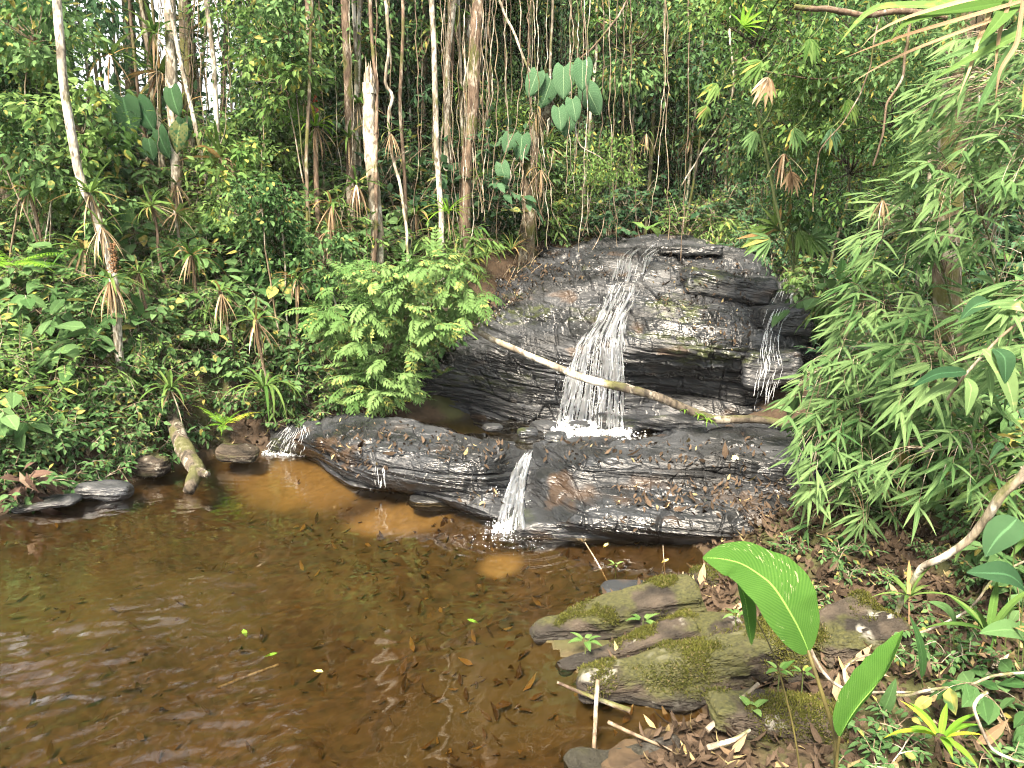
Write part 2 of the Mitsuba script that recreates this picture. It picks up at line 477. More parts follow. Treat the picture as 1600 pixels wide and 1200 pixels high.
LAND = np.array([
    (-3.9, 5.6, .12), (-2.9, 6.2, .12), (-2, 6.9, .15), (-4, 6.8, .75), (-4, 8, 1.5), (-4, 10, 2.3), (-4, 13, 3.0), (-4, 18, 3.9),
    (-2.3, 7.6, .5), (-2, 8.6, 1.2), (-2, 10, 2.0), (-2, 13, 2.8), (-2, 18, 3.7), (-7, 6, .8), (-7, 8, 1.9), (-7, 12, 3.0), (-7, 18, 4.2),
    (-1, 7.6, .25), (-1, 8.6, .9), (-.8, 9.6, 1.7), (-.5, 11, 2.2), (0, 13, 2.6), (0, 18, 3.4),
    (0, 7.4, .02), (1, 7.4, .0), (2.4, 7.4, .0), (1, 8.4, .5), (1, 9.5, 1.2), (1, 10.5, 1.75), (2.5, 8.4, .5), (2.5, 9.5, 1.2), (2.5, 10.5, 1.75), (0, 8.4, .5), (0, 9.5, 1.3), (0, 10.5, 1.9),
    (1, 12, 2.25), (2.5, 12, 2.3), (1.5, 14, 2.6), (1.5, 20, 3.5), (3.6, 8.6, .8), (4, 9.5, 1.5), (4, 11, 2.2), (4, 14, 2.8), (5, 20, 3.9),
    (1.5, 4.75, .10), (1.9, 4.4, .22), (2.6, 4.2, .5), (2.7, 5.3, .32), (3.1, 6.2, .45), (3.1, 7.2, .55), (4.5, 4, 1.2), (4.5, 7, 1.5), (7, 5, 2.0), (7, 10, 3.0), (1.9, 5.2, .05), (1.3, 5.6, 0), (0.4, 5.8, 0), (-.6, 6.6, 0),
    (.75, 2.9, .0), (1.2, 2.6, .03), (1.2, 3.4, .0), (1.8, 3.3, .10), (2.2, 2.5, .20), (.9, 2.1, .03), (1.5, 2.1, .10), (2.0, 1, .30), (3.2, 2.5, .6), (1.3, 4.1, .02), (1.6, 3.9, .05),
    (-20, 10, 2.5), (-15, 25, 5.5), (0, 30, 4.6), (15, 25, 5.5), (20, 8, 4.5), (-12, -1, .8), (8, -2, 1.6), (2, -8, 1.0), (-5, -8, .8), (40, 60, 12), (-40, 60, 10), (0, 60, 9), (60, 0, 9), (-60, 0, 6), (0, -60, 3)], float)
_rbf = RBFInterpolator(LAND[:, :2], LAND[:, 2], kernel='linear', smoothing=0.02, neighbors=24)


def ground_z(x, y):
    x, y = np.asarray(x, float).ravel(), np.asarray(y, float).ravel()
    P = np.stack([x, y], -1)
    land = _rbf(P)
    pts = shapely.points(P)
    sd = shapely.distance(pts, POOL)
    inside = shapely.contains_xy(POOL, x, y)
    di = np.where(inside, shapely.distance(pts, POOL.exterior), 0)
    p3 = np.stack([x, y, x * 0], -1)
    n1, n2 = meshkit.fbm(p3 * 1.3, 4, 1) - 0.5, meshkit.fbm(p3 * 6, 3, 2) - 0.5
    z = land * np.clip(sd / 0.35, 0.12, 1) + np.clip(sd * 0.2, 0, 0.05) + n1 * np.clip(sd * 0.4, 0, 0.30) + n2 * np.clip(0.03 + sd * 0.05, 0, 0.06)
    bed = -0.02 - 0.45 * (1 - np.exp(-di * 0.9)) + n1 * 0.30 * np.clip(di * 0.8, 0, 1) + n2 * 0.035
    return np.where(inside, np.minimum(bed, -0.012), np.maximum(z, 0.012 + n2 * 0.0))


def spaced(dense0, dense1, step, far0, far1):
    a = np.arange(dense0, dense1, step)
    out, s = [dense1], step
    while out[-1] < far1:
        s *= 1.16
        out.append(out[-1] + s)
    lo, s = [dense0], step
    while lo[-1] > far0:
        s *= 1.16
        lo.append(lo[-1] - s)
    return np.concatenate([lo[:0:-1], a, out])


gx, gy = spaced(-5.5, 3.6, 0.034, -55, 55), spaced(1.4, 8.2, 0.034, -40, 60)
GX, GY = np.meshgrid(gx, gy)
GZ = ground_z(GX, GY).reshape(GX.shape)


def grid_mesh(P):
    r, c = P.shape[:2]
    i, j = np.meshgrid(np.arange(r - 1), np.arange(c - 1), indexing='ij')
    q = np.stack([i * c + j, i * c + j + 1, (i + 1) * c + j + 1, (i + 1) * c + j], -1).reshape(-1, 4)
    U = np.stack(np.meshgrid(np.linspace(0, 1, c), np.linspace(0, 1, r)), -1).reshape(-1, 2)
    return P.reshape(-1, 3), np.vstack([q[:, [0, 1, 2]], q[:, [0, 2, 3]]]), U


structure('ground', grid_mesh(np.stack([GX, GY, GZ], -1)), 'soil')


def gz(x, y):
    return float(ground_z([x], [y])[0])


# ------------------------------------------------------------------ water of the pool: one rippled sheet
def wave(x, y):
    p = np.stack([x, y, x * 0], -1)
    gust = 0.0
    for px, py, rad, k in ((290, 945, .42, 1.0), (20, 1060, .55, 1.2), (330, 1170, .40, .8), (140, 1000, .4, .4)):
        c = onz(px, py, 0)
        gust = gust + k * np.exp(-((x - c[0]) ** 2 + (y - c[1]) ** 2) / rad ** 2)
    amp = 0.0105 * (0.07 + np.clip(gust, 0, 1.2))
    warp = meshkit.fbm(p * 2.0, 3, 12) * 2.2
    u, v = x * 0.83 + y * 0.55, y * 0.83 - x * 0.55
    h = np.sin(v * 40 + warp * 9) * 0.4 + np.sin((u * 0.4 + v) * 57 + warp * 9 + 1.2) * 0.30 + (meshkit.fbm(np.stack([u * 7, v * 15, x * 0], -1), 3, 13) - 0.5) * 3.2
    ring = 0.0
    for cx, cy in ((onz(795, 832, 0)[:2]), (onz(445, 712, 0)[:2])):
        r = np.hypot(x - cx, y - cy)
        ring = ring + np.sin(r * 58 + warp * 2) * np.exp(-r * 1.6)
    return amp * h + 0.0022 * ring


wx, wy = np.arange(-6.5, 2.0, 0.0165), np.arange(1.0, 7.35, 0.0165)
WX, WY = np.meshgrid(wx, wy)
WZ = wave(WX, WY)
structure('water', grid_mesh(np.stack([WX, WY, WZ], -1)), 'tea_water')
ex = np.array([[-14, -6, 0], [-6.5, -6, 0], [-6.5, 7.3, 0], [-14, 7.3, 0], [-6.5, -6, 0.0], [1.4, -6, 0], [1.4, 1.0, 0], [-6.5, 1.0, 0]], float)
structure('water', (ex, np.array([[0, 1, 2], [0, 2, 3], [4, 5, 6], [4, 6, 7]]), ex[:, :2]), 'tea_water', smooth=False)

# ------------------------------------------------------------------ rock: sheets through measured profiles, then bedding, joints and grain
surfaces = []


def spline_net(net, nr, nc):
    net = np.asarray(net, float)
    R, C = net.shape[:2]
    r, c = np.arange(R), np.arange(C)
    return np.stack([RectBivariateSpline(r, c, net[..., k], kx=min(3, R - 1), ky=min(3, C - 1), s=0)(np.linspace(0, R - 1, nr), np.linspace(0, C - 1, nc)) for k in range(3)], -1)


def grid_normals(P):
    n = np.cross(np.gradient(P, axis=1), np.gradient(P, axis=0))
    n = nrm(n)
    s = np.sign((n * (CAM - P)).sum(-1).mean())
    return n * s


def strata(P, tilt=(0.10, -0.10), seed=3, amp=1.0):
    s = P[..., 2] + tilt[0] * P[..., 0] + tilt[1] * P[..., 1]
    q = np.stack([P[..., 0], P[..., 1], s], -1)
    big = meshkit.fbm(q * [0.9, 0.9, 1.4], 4, seed) - 0.5
    beds = s * 6.5 + 1.8 * meshkit.fbm(q * [0.8, 0.8, 0.8], 3, seed + 1)
    k = beds - np.floor(beds)
    saw = np.minimum(k / 0.80, (1 - k) / 0.20)              # slow rise, sharp undercut
    bw = 0.35 + 0.65 * (meshkit.noise(np.stack([np.floor(beds) * 3.1, q[..., 0] * 0.7, q[..., 1] * 0.7], -1), seed + 2))
    beds2 = s * 19 + 2.5 * meshkit.fbm(q * [1.2, 1.2, 1.2], 3, seed + 6)
    k2 = beds2 - np.floor(beds2)
    saw2 = np.minimum(k2 / 0.75, (1 - k2) / 0.25)
    lam = meshkit.fbm(q * [2.5, 2.5, 34], 3, seed + 3) - 0.5
    joint = np.abs(meshkit.fbm(q * [1.6, 1.0, 0.5] + 3, 3, seed + 4) - 0.5)
    crack = np.clip(1 - joint / 0.016, 0, 1)
    fine = meshkit.fbm(q * [9, 9, 30], 3, seed + 5) - 0.5

    notch = 0.040 * np.clip(1 - np.minimum(k, 1 - k) / 0.05, 0, 1) * (0.3 + bw) + 0.016 * np.clip(1 - np.minimum(k2, 1 - k2) / 0.09, 0, 1) * np.clip(meshkit.fbm(q * [1.5, 1.5, 5], 2, seed + 8) * 3 - 1, 0, 1)

    def joints(kz, kx, sd, wd):
        wz = np.floor(s * kz + 0.9 * meshkit.fbm(q * [1.1, 1.1, 1.1], 2, sd))
        off = meshkit.noise(np.stack([wz * 5.17, wz * 0, wz * 0], -1), sd) * 7
        u = q[..., 0] * kx + off + 0.7 * meshkit.fbm(q * 2.5, 2, sd + 1) + 0.35 * q[..., 1]
        u = np.abs(u - np.floor(u) - 0.5)
        return np.clip(1 - u / wd, 0, 1)
    notch = notch + 0.035 * joints(5.0, 1.1, seed + 60, 0.012) + 0.018 * joints(11.0, 2.3, seed + 70, 0.018)

    def blocks(kz, kx, ky, sd):
        wz = np.floor(s * kz + 0.9 * meshkit.fbm(q * [1.1, 1.1, 1.1], 2, sd))
        off = meshkit.noise(np.stack([wz * 5.17, wz * 0, wz * 0], -1), sd) * 7
        u = np.floor(q[..., 0] * kx + off + 0.7 * meshkit.fbm(q * 2.5, 2, sd + 1) + 0.35 * q[..., 1])
        v = np.floor(q[..., 1] * ky + off * 1.7 + 0.7 * meshkit.fbm(q * 2.5 + 9, 2, sd + 2) - 0.25 * q[..., 0])
        return meshkit.noise(np.stack([u * 3.0 + 0.01, v * 5.0 + 0.01, wz * 7.0 + 0.01], -1), sd + 3) - 0.5
    chunk = 0.055 * blocks(5.0, 1.7, 1.5, seed + 30) + 0.036 * blocks(11.0, 4.0, 3.2, seed + 40) + 0.014 * blocks(26.0, 9.0, 7.0, seed + 50)
    return amp * (0.26 * big + 0.10 * (saw - 0.6) * bw + 0.040 * (saw2 - 0.6) * (0.3 + 1.1 * (1 - bw)) + 0.035 * lam - 0.05 * crack + 0.024 * fine + chunk - notch)


def rock_sheet(net, nr, nc, amp_fn=None, seed=3, tilt=(0.10, -0.10)):
    P = spline_net(net, nr, nc)
    N = grid_normals(P)
    d = strata(P, tilt, seed)
    if amp_fn is not None:
        d = d * amp_fn
    P2 = P + N * d[..., None]
    surfaces.append(P2.reshape(-1, 3))
    return P2


# upper rock: rows run from behind the crest down the dome, over the brow and into the plunge pool
cx = [560, 640, 720, 800, 880, 960, 1040, 1120, 1200, 1280, 1380]
ROWS = [
    ([520, 480, 435, 402, 390, 386, 388, 398, 418, 440, 470], [11.6] * 11),
    ([545, 500, 440, 398, 384, 374, 373, 380, 404, 440, 480], [10.9] * 11),
    ([565, 525, 470, 430, 412, 404, 402, 405, 424, 460, 500], [9.9, 9.9, 9.9, 9.8, 9.8, 9.8, 9.8, 9.8, 9.7, 9.7, 9.6]),
    ([585, 545, 500, 465, 450, 445, 440, 445, 462, 490, 520], [9.2, 9.2, 9.1, 9.0, 9.0, 8.9, 8.9, 8.9, 8.9, 8.9, 8.9]),
    ([600, 565, 530, 502, 490, 488, 482, 485, 498, 520, 545], [8.7, 8.6, 8.5, 8.45, 8.4, 8.25, 8.2, 8.2, 8.3, 8.4, 8.5]),
    ([612, 580, 556, 540, 528, 528, 530, 530, 536, 552, 570], [8.3, 8.2, 8.1, 8.0, 7.9, 7.65, 7.5, 7.55, 7.7, 7.9, 8.1]),
    ([622, 596, 580, 572, 562, 556, 556, 556, 560, 575, 590], [8.0, 7.95, 7.9, 7.8, 7.65, 7.50, 7.40, 7.45, 7.6, 7.8, 8.0]),
    ([632, 614, 604, 604, 596, 590, 588, 586, 590, 600, 610], [7.85, 7.85, 7.8, 7.65, 7.6, 7.62, 7.7, 7.7, 7.7, 7.8, 7.9]),
    ([642, 632, 626, 628, 630, 628, 625, 622, 622, 625, 635], [7.75, 7.8, 7.8, 7.55, 7.5, 7.60, 7.75, 7.75, 7.7, 7.8, 7.9]),
    ([660, 652, 648, 650, 660, 660, 656, 652, 650, 655, 660], [7.65, 7.75, 7.75, 7.5, 7.35, 7.40, 7.5, 7.55, 7.6, 7.7, 7.8]),
    ([715, 710, 705, 705, 715, 715, 710, 705, 705, 708, 710], [7.5, 7.55, 7.6, 7.4, 7.2, 7.25, 7.3, 7.4, 7.4, 7.5, 7.5])]
net = [[at(x, y, d) for x, y, d in zip(cx, ys, ds)] for ys, ds in ROWS]
rock_face = rock_sheet(net, 620, 680, seed=3)
rk = thing('waterfall_rock', 'dark wet rock face that the waterfall runs down', 'rock')
put(rk, grid_mesh(rock_face), 'wet_rock')

# lower ledge: (pixel row, height) per column, from the plunge pool over its rim down into the pool
lx = [420, 490, 550, 620, 700, 770, 825, 880, 960, 1040, 1120, 1200, 1290, 1400]
LR = [
    ([648, 645, 640, 640, 645, 650, 655, 655, 650, 650, 648, 645, 645, 645], [0.12] * 14),
    ([660, 652, 646, 652, 668, 682, 690, 684, 680, 672, 668, 666, 664, 664], [.20, .26, .30, .27, .26, .26, .22, .26, .28, .30, .32, .32, .34, .36]),
    ([668, 660, 652, 660, 676, 690, 702, 694, 688, 682, 678, 676, 676, 676], [.20, .34, .42, .42, .40, .36, .25, .37, .41, .42, .44, .44, .46, .48]),
    ([676, 672, 668, 676, 692, 704, 716, 706, 702, 700, 700, 698, 700, 702], [.20, .35, .42, .41, .39, .36, .24, .36, .41, .42, .43, .43, .44, .46]),
    ([684, 684, 690, 698, 712, 720, 732, 722, 718, 718, 718, 718, 722, 724], [.17, .33, .38, .38, .36, .33, .20, .33, .40, .41, .42, .42, .42, .44]),
    ([692, 696, 712, 720, 732, 738, 748, 742, 738, 738, 738, 740, 744, 748], [.12, .26, .30, .32, .31, .27, .15, .28, .33, .34, .34, .34, .34, .36]),
    ([699, 706, 730, 740, 750, 756, 766, 762, 754, 754, 756, 760, 766, 772], [.07, .17, .20, .23, .23, .19, .10, .22, .27, .27, .27, .27, .28, .30]),
    ([705, 713, 745, 755, 766, 775, 786, 782, 776, 776, 780, 784, 790, 796], [.02, .08, .10, .13, .15, .12, .06, .18, .24, .24, .24, .24, .25, .26]),
    ([710, 718, 754, 762, 776, 796, 806, 806, 804, 806, 808, 810, 816, 820], [-.02, .02, .03, .04, .09, .07, .03, .14, .19, .20, .20, .20, .21, .22]),
    ([714, 722, 760, 768, 786, 810, 818, 828, 836, 842, 846, 848, 850, 852], [-.06, -.03, -.02, -.02, .02, .00, -.01, .04, .06, .06, .06, .06, .08, .10]),
    ([722, 730, 768, 776, 798, 820, 828, 840, 850, 858, 862, 864, 866, 870], [-.4] * 14)]
net = [[onz(x, y, z) for x, y, z in zip(lx, ys, zs)] for ys, zs in LR]
P = spline_net(net, 520, 760)
N = grid_normals(P)
N[..., 2] = np.abs(N[..., 2])
cols = np.linspace(0, 1, 760)[None, :]
d = strata(P, (0.06, 0.10), 21) * (0.46 + 0.26 * cols)
rock_ledge = P + nrm(N) * d[..., None]
surfaces.append(rock_ledge.reshape(-1, 3))
lk = thing('rock_ledge', 'long low layered rock ledge between the pool and the foot of the waterfall', 'rock')
put(lk, grid_mesh(rock_ledge), 'wet_rock')

# the small brown pool behind the ledge's rim
lp = [onz(545, 648, .275), onz(600, 640, .275), onz(700, 636, .275), onz(800, 640, .275), onz(1000, 640, .275), onz(1250, 640, .275), onz(1250, 690, .275), onz(1000, 690, .275), onz(850, 690, .275), onz(700, 688, .275), onz(600, 672, .275), onz(545, 655, .275)]
lp = np.array(lp)
nx = 150
pgx, pgy = np.meshgrid(np.arange(lp[:, 0].min(), lp[:, 0].max(), .03), np.arange(6.3, 8.0, .03))
pz = .272 + 0.004 * (meshkit.fbm(np.stack([pgx * 9, pgy * 9, pgx * 0], -1), 3, 4) - .5)
m = grid_mesh(np.stack([pgx, pgy, pz], -1))
structure('ledge_pool', m, 'tea_water')


def boulder(size, seed, box=2.6, taper=0.0, strat=1.0, rough=0.10, sub=5, tilt=0.0):
    """A weathered block: a superellipsoid with bedding steps; taper narrows it towards -x."""
    s = trimesh.creation.icosphere(subdivisions=sub)
    v = np.array(s.vertices)
    e = 2.0 / box
    v = np.sign(v) * np.abs(v) ** e
    v = v / (np.sum(np.abs(v) ** 6, -1, keepdims=True) ** (1 / 6.0) * 0.55 + 0.45 * np.linalg.norm(v, axis=-1, keepdims=True))
    k = 1 - taper * np.clip(-v[:, :1] * 0.5 + 0.5, 0, 1) ** 1.5
    v = np.concatenate([v[:, :1], v[:, 1:] * k], 1)
    size = np.asarray(size, float) / 2
    w = v * size
    nn = nrm(v / size)
    m = size.min()
    f = 0.55 / max(m, 0.04)
    big = meshkit.fbm(w * f * 0.5 + seed * 3.3, 3, seed) - 0.5
    b = w[:, 2] * (1.6 / m) + w[:, 0] * tilt + 1.4 * meshkit.fbm(w * f * 0.5, 3, seed + 1)
    kk = b - np.floor(b)
    saw = np.minimum(kk / 0.8, (1 - kk) / 0.2) - 0.6
    fine = meshkit.fbm(w * [30, 30, 60], 3, seed + 2) - 0.5
    horiz = np.clip(1 - np.abs(nn[:, 2]), 0.15, 1)
    d = m * (rough * 5 * big + 0.13 * strat * saw * horiz) + 0.010 * fine
    return w + nn * d[:, None], np.array(s.faces), np.stack([v[:, 0], v[:, 1]], -1)


def slab(size, seed, taper=0.0, r=0.022, rough=0.03, shear=0.0):
    """A split slab: flat faces, worn edges, narrowing towards -x, its faces stepped along the bedding."""
    b = trimesh.creation.box((2, 2, 2))
    for _ in range(6):
        b = b.subdivide()
    v = np.array(b.vertices)
    h = np.asarray(size, float) / 2
    x = v[:, 0] * h[0]
    k = 1 - taper * np.clip(0.5 - 0.5 * v[:, 0], 0, 1) ** 1.3
    P = np.stack([x, v[:, 1] * h[1] * k, v[:, 2] * h[2] * k], -1)
    rr = np.minimum(r, h.min() * 0.8)
    lim = np.stack([np.full(len(v), h[0] - rr), np.maximum(h[1] * k - rr, 0.001), np.maximum(h[2] * k - rr, 0.001)], -1)
    inner = np.clip(P, -lim, lim)
    n = nrm(P - inner + 1e-9)
    P = inner + n * rr
    P[:, 0] += shear * v[:, 1] * h[1] + 0.25 * h[2] * v[:, 2] * shear
    q = P + seed * 1.7
    big = meshkit.fbm(q * [3.0, 4.0, 4.0], 3, seed) - 0.5
    bz = q[:, 2] * 26 + q[:, 0] * 1.5 + 1.3 * meshkit.fbm(q * 3, 2, seed + 1)
    st = meshkit.noise(np.stack([np.floor(bz) * 3.1, np.floor(q[:, 0] * 5 + np.floor(bz) * 2.3), np.floor(q[:, 1] * 6)], -1), seed + 2) - 0.5
    d = rough * 2.6 * big + 0.022 * st * (1 - np.abs(n[:, 2])) + 0.012 * (meshkit.fbm(q * [24, 24, 50], 3, seed + 3) - 0.5) + 0.008 * (meshkit.noise(np.floor(q * [9, 9, 1]) * 3.3, seed + 4) - .5) * np.abs(n[:, 2])
    return P + n * d[:, None], np.array(b.faces), np.stack([v[:, 0], v[:, 1]], -1)


def set_stone(name, px, py, D, size, seed, bsdf, label, rz=0.0, rx=0.0, ry=0.0, cat='rock', group=None, dz=0.0, moss=0, split=False, **kw):
    m = slab(size, seed, **kw) if split else boulder(size, seed, **kw)
    R = trimesh.transformations.euler_matrix(rx, ry, rz, 'sxyz')[:3, :3]
    c = at(px, py, D) + [0, 0, dz]
    m = moved(m, R, 1.0, c)
    k = thing(name, label, cat, group)
    surfaces.append(m[0])
    put(k if not moss else part_key(k, 'stone'), m, bsdf)
    if moss:
        r = np.random.default_rng(seed)
        V, Fc, _ = m
        tri = V[Fc]
        nn = np.cross(tri[:, 1] - tri[:, 0], tri[:, 2] - tri[:, 0])
        ar = np.linalg.norm(nn, axis=1)
        nn = nrm(nn)
        cen = tri.mean(1)
        w = ar * np.clip(nn[:, 2] * 0.8 + 0.35, 0, 1) * np.clip((meshkit.fbm(cen * 5 + seed, 3, 4) - 0.49) * 7, 0, 1) * (cen[:, 2] > 0.05)
        if w.sum() > 0:
            i = r.choice(len(w), moss, p=w / w.sum())
            pos = cen[i] + r.normal(0, 0.004, (moss, 3))
            dirs = nn[i] * 0.6 + r.normal(0, 0.45, (moss, 3)) + [0, 0, 0.3]
            mm = batch(leaf(0.016, 0.0045, 2, 0.1, 0.6), pos, dirs, r.normal(0, 1, (moss, 3)), r.uniform(0.5, 1.3, moss), r)
            part(k, 'moss', mm, 'leaf_moss', smooth=False, stuff=True)
    return k


thin_leaf('leaf_moss', leaf_color((0.028, 0.034, 0.010), (0.105, 0.108, 0.026), (0.16, 0.13, 0.07), 0.90, 6.0, 0.1), rough=0.7, trans=0.4)

S = set_stone
# slabs that step out of the ledge's right half
S('ledge_slab', 915, 818, 5.05, (1.05, .45, .17), 41, 'wet_rock', 'low layered grey slab at the waterline just right of the small spout', rz=.02, ry=-.02, split=True, taper=.25, r=.03, rough=.045)
S('ledge_slab', 1150, 838, 4.95, (1.35, .42, .15), 42, 'wet_rock', 'long mossy slab at the pool edge below the leaf covered shelf', rz=-.02, ry=.01, split=True, taper=.2, r=.03, rough=.045)
S('ledge_slab', 895, 752, 5.62, (.62, .42, .24), 43, 'wet_rock', 'rounded grey hump of rock above the low slab beside the small spout', rz=.1, box=2.5, strat=1.2)
S('ledge_slab', 1075, 722, 5.75, (1.50, .5, .16), 44, 'wet_rock', 'long slab with a dark mossy underside along the top of the ledge', rz=-.02, ry=.02, split=True, taper=.2, r=.03, rough=.05)
S('ledge_slab', 690, 782, 5.75, (.55, .3, .12), 45, 'wet_rock', 'small dark slab at the waterline left of the small spout', rz=.1, box=2.8, strat=1.5)
S('ledge_slab', 1090, 785, 5.2, (.62, .25, .10), 46, 'wet_rock', 'thin slab lying in the brown leaf litter on the ledge', rz=.15, ry=-.05, split=True, taper=.4, r=.02, rough=.03)
S('ledge_slab', 1020, 660, 7.0, (1.1, .35, .14), 47, 'wet_rock', 'narrow wet slab below the dark hollow beside the main fall', rz=-.06, split=True, taper=.3, r=.03, rough=.05)
S('rock_block', 1130, 448, 8.85, (1.05, .7, .34), 51, 'wet_rock', 'mossy rounded block on the upper right of the rock face', ry=.16, split=True, taper=.2, r=.07, rough=.07)
S('rock_block', 1075, 392, 9.9, (.80, .5, .12), 52, 'wet_rock', 'flat dark slab at the crest of the rock face', split=True, taper=.3, r=.03, rough=.05)
S('rock_block', 1215, 500, 8.25, (.55, .7, .34), 54, 'wet_rock', 'dark step of rock in the right hand side stream', split=True, taper=.1, r=.06, rough=.06)
S('rock_block', 1195, 570, 7.7, (.60, .6, .40), 55, 'wet_rock', 'dark boulder that the right hand side stream pours over', split=True, taper=.1, r=.08, rough=.07)
for i, (px, py, D, s) in enumerate([(905, 668, 7.0, (.22, .2, .12)), (950, 672, 6.95, (.28, .2, .12)), (850, 668, 7.05, (.30, .22, .14)), (825, 676, 6.8, (.20, .16, .09)), (868, 684, 6.6, (.24, .2, .12)), (985, 668, 6.95, (.2, .2, .09)), (770, 668, 6.9, (.2, .15, .07))]):
    S('splash_stone', px, py, D, s, 60 + i, 'wet_rock', 'small wet stone at the foot of the main fall', rz=i * 1.1, box=2.4, sub=4, group='wet stones at the foot of the main fall')

# mossy slabs on the near shore
S('mossy_slab', 962, 966, 3.52, (.88, .26, .21), 71, 'mossy_stone', 'upper mossy slab by the pool with a dark wet pointed tip', rz=.08, ry=-.19, split=True, taper=.55, r=.04, rough=.04, moss=8000)
S('mossy_slab', 980, 1014, 3.26, (.70, .19, .13), 72, 'mossy_stone', 'thin mossy slab wedged between two larger slabs', rz=.12, ry=-.24, split=True, taper=.6, moss=5000)
S('mossy_slab', 1085, 1047, 3.0, (1.06, .25, .27), 73, 'mossy_stone', 'largest mossy boulder on the near shore with white lichen spots', rz=.12, ry=-.11, split=True, taper=.5, r=.05, rough=.05, moss=12000)
S('mossy_slab', 1210, 1122, 2.66, (.54, .26, .17), 74, 'mossy_stone', 'low mossy rock in front of the large boulder beside the tall leaf stem', rz=-.02, ry=.10, split=True, taper=.35, r=.035, rough=.05, moss=7000)
S('mossy_slab', 1325, 1000, 3.15, (.46, .34, .24), 75, 'mossy_stone', 'lichen covered boulder behind the tall leaf stem', rz=.3, ry=-.15, split=True, taper=.3, r=.06, rough=.07, moss=7000)
S('mossy_slab', 1115, 914, 4.1, (.27, .24, .19), 76, 'mossy_stone', 'small round mossy rock at the end of the pool', box=2.3, moss=2500, sub=4)
S('mossy_slab', 985, 924, 4.05, (.36, .22, .08), 77, 'wet_rock', 'flat wet stone at the water edge behind the upper mossy slab', rz=-.1, box=3, sub=4)
S('mossy_slab', 1330, 898, 4.1, (.42, .3, .16), 78, 'mossy_stone', 'dark grey stone under the bamboo near the end of the pool', split=True, r=.04, rough=.05)
S('mossy_slab', 1235, 885, 4.3, (.36, .3, .13), 79, 'mossy_stone', 'half buried stone in leaf litter at the end of the pool', box=2.6, moss=1500, sub=4)
S('mossy_slab', 985, 1200, 2.52, (.46, .24, .11), 80, 'mossy_stone', 'mossy rock cut off by the bottom edge of the photo', rz=.1, ry=-.05, split=True, taper=.3, r=.03, rough=.05, moss=7000)
S('mossy_slab', 1120, 1000, 3.35, (.30, .3, .2), 81, 'mossy_stone', 'grey chunk of rock in the leaf litter behind the boulders', box=2.5, moss=1200, sub=4)
# left bank
S('bank_stone', 162, 762, 5.75, (.42, .30, .14), 91, 'wet_rock', 'flat grey stone at the water edge on the left bank', rz=.35, ry=.12, box=2.8, rough=.22, dz=-.02)
S('bank_stone', 238, 726, 6.3, (.30, .28, .20), 92, 'mossy_stone', 'round dark boulder beside the mossy log', box=2.3, rough=.2)
S('bank_stone', 150, 728, 6.25, (.45, .3, .18), 93, 'mossy_stone', 'mossy stone in the undergrowth above the flat grey stone', box=2.5, moss=5000)
S('bank_stone', 70, 785, 5.45, (.50, .25, .08), 94, 'wet_rock', 'low dark stone at the far left end of the shore', rz=.2, ry=-.1, box=3, rough=.22, dz=-.01)
S('bank_stone', 372, 702, 6.8, (.42, .34, .18), 96, 'mossy_stone', 'dark wet stone at the water edge left of the side spout', ry=.1, box=2.6, rough=.25, dz=-.03)
S('bank_stone', 315, 575, 7.5, (.28, .3, .5), 97, 'mossy_stone', 'yellowish upright rock half hidden in leaves above the mossy log', box=2.6, moss=2500)

_SP = np.vstack(surfaces)
_SQ = to_px(_SP)
_TREE = cKDTree(_SQ[:, :2])


def surf(px, py, k=24):
    """The nearest rock point behind a pixel, else the ground."""
    d, i = _TREE.query([px, py], k=k)
    i = i[d < 9]
    if len(i):
        return _SP[i[np.argmin(_SQ[i, 2])]].copy()
    r = ray(px, py)
    t = np.linspace(2, 40, 600)
    P = CAM + r * t[:, None]
    z = ground_z(P[:, 0], P[:, 1])
    h = np.nonzero(P[:, 2] < z)[0]
    return P[h[0]] if len(h) else P[-1]

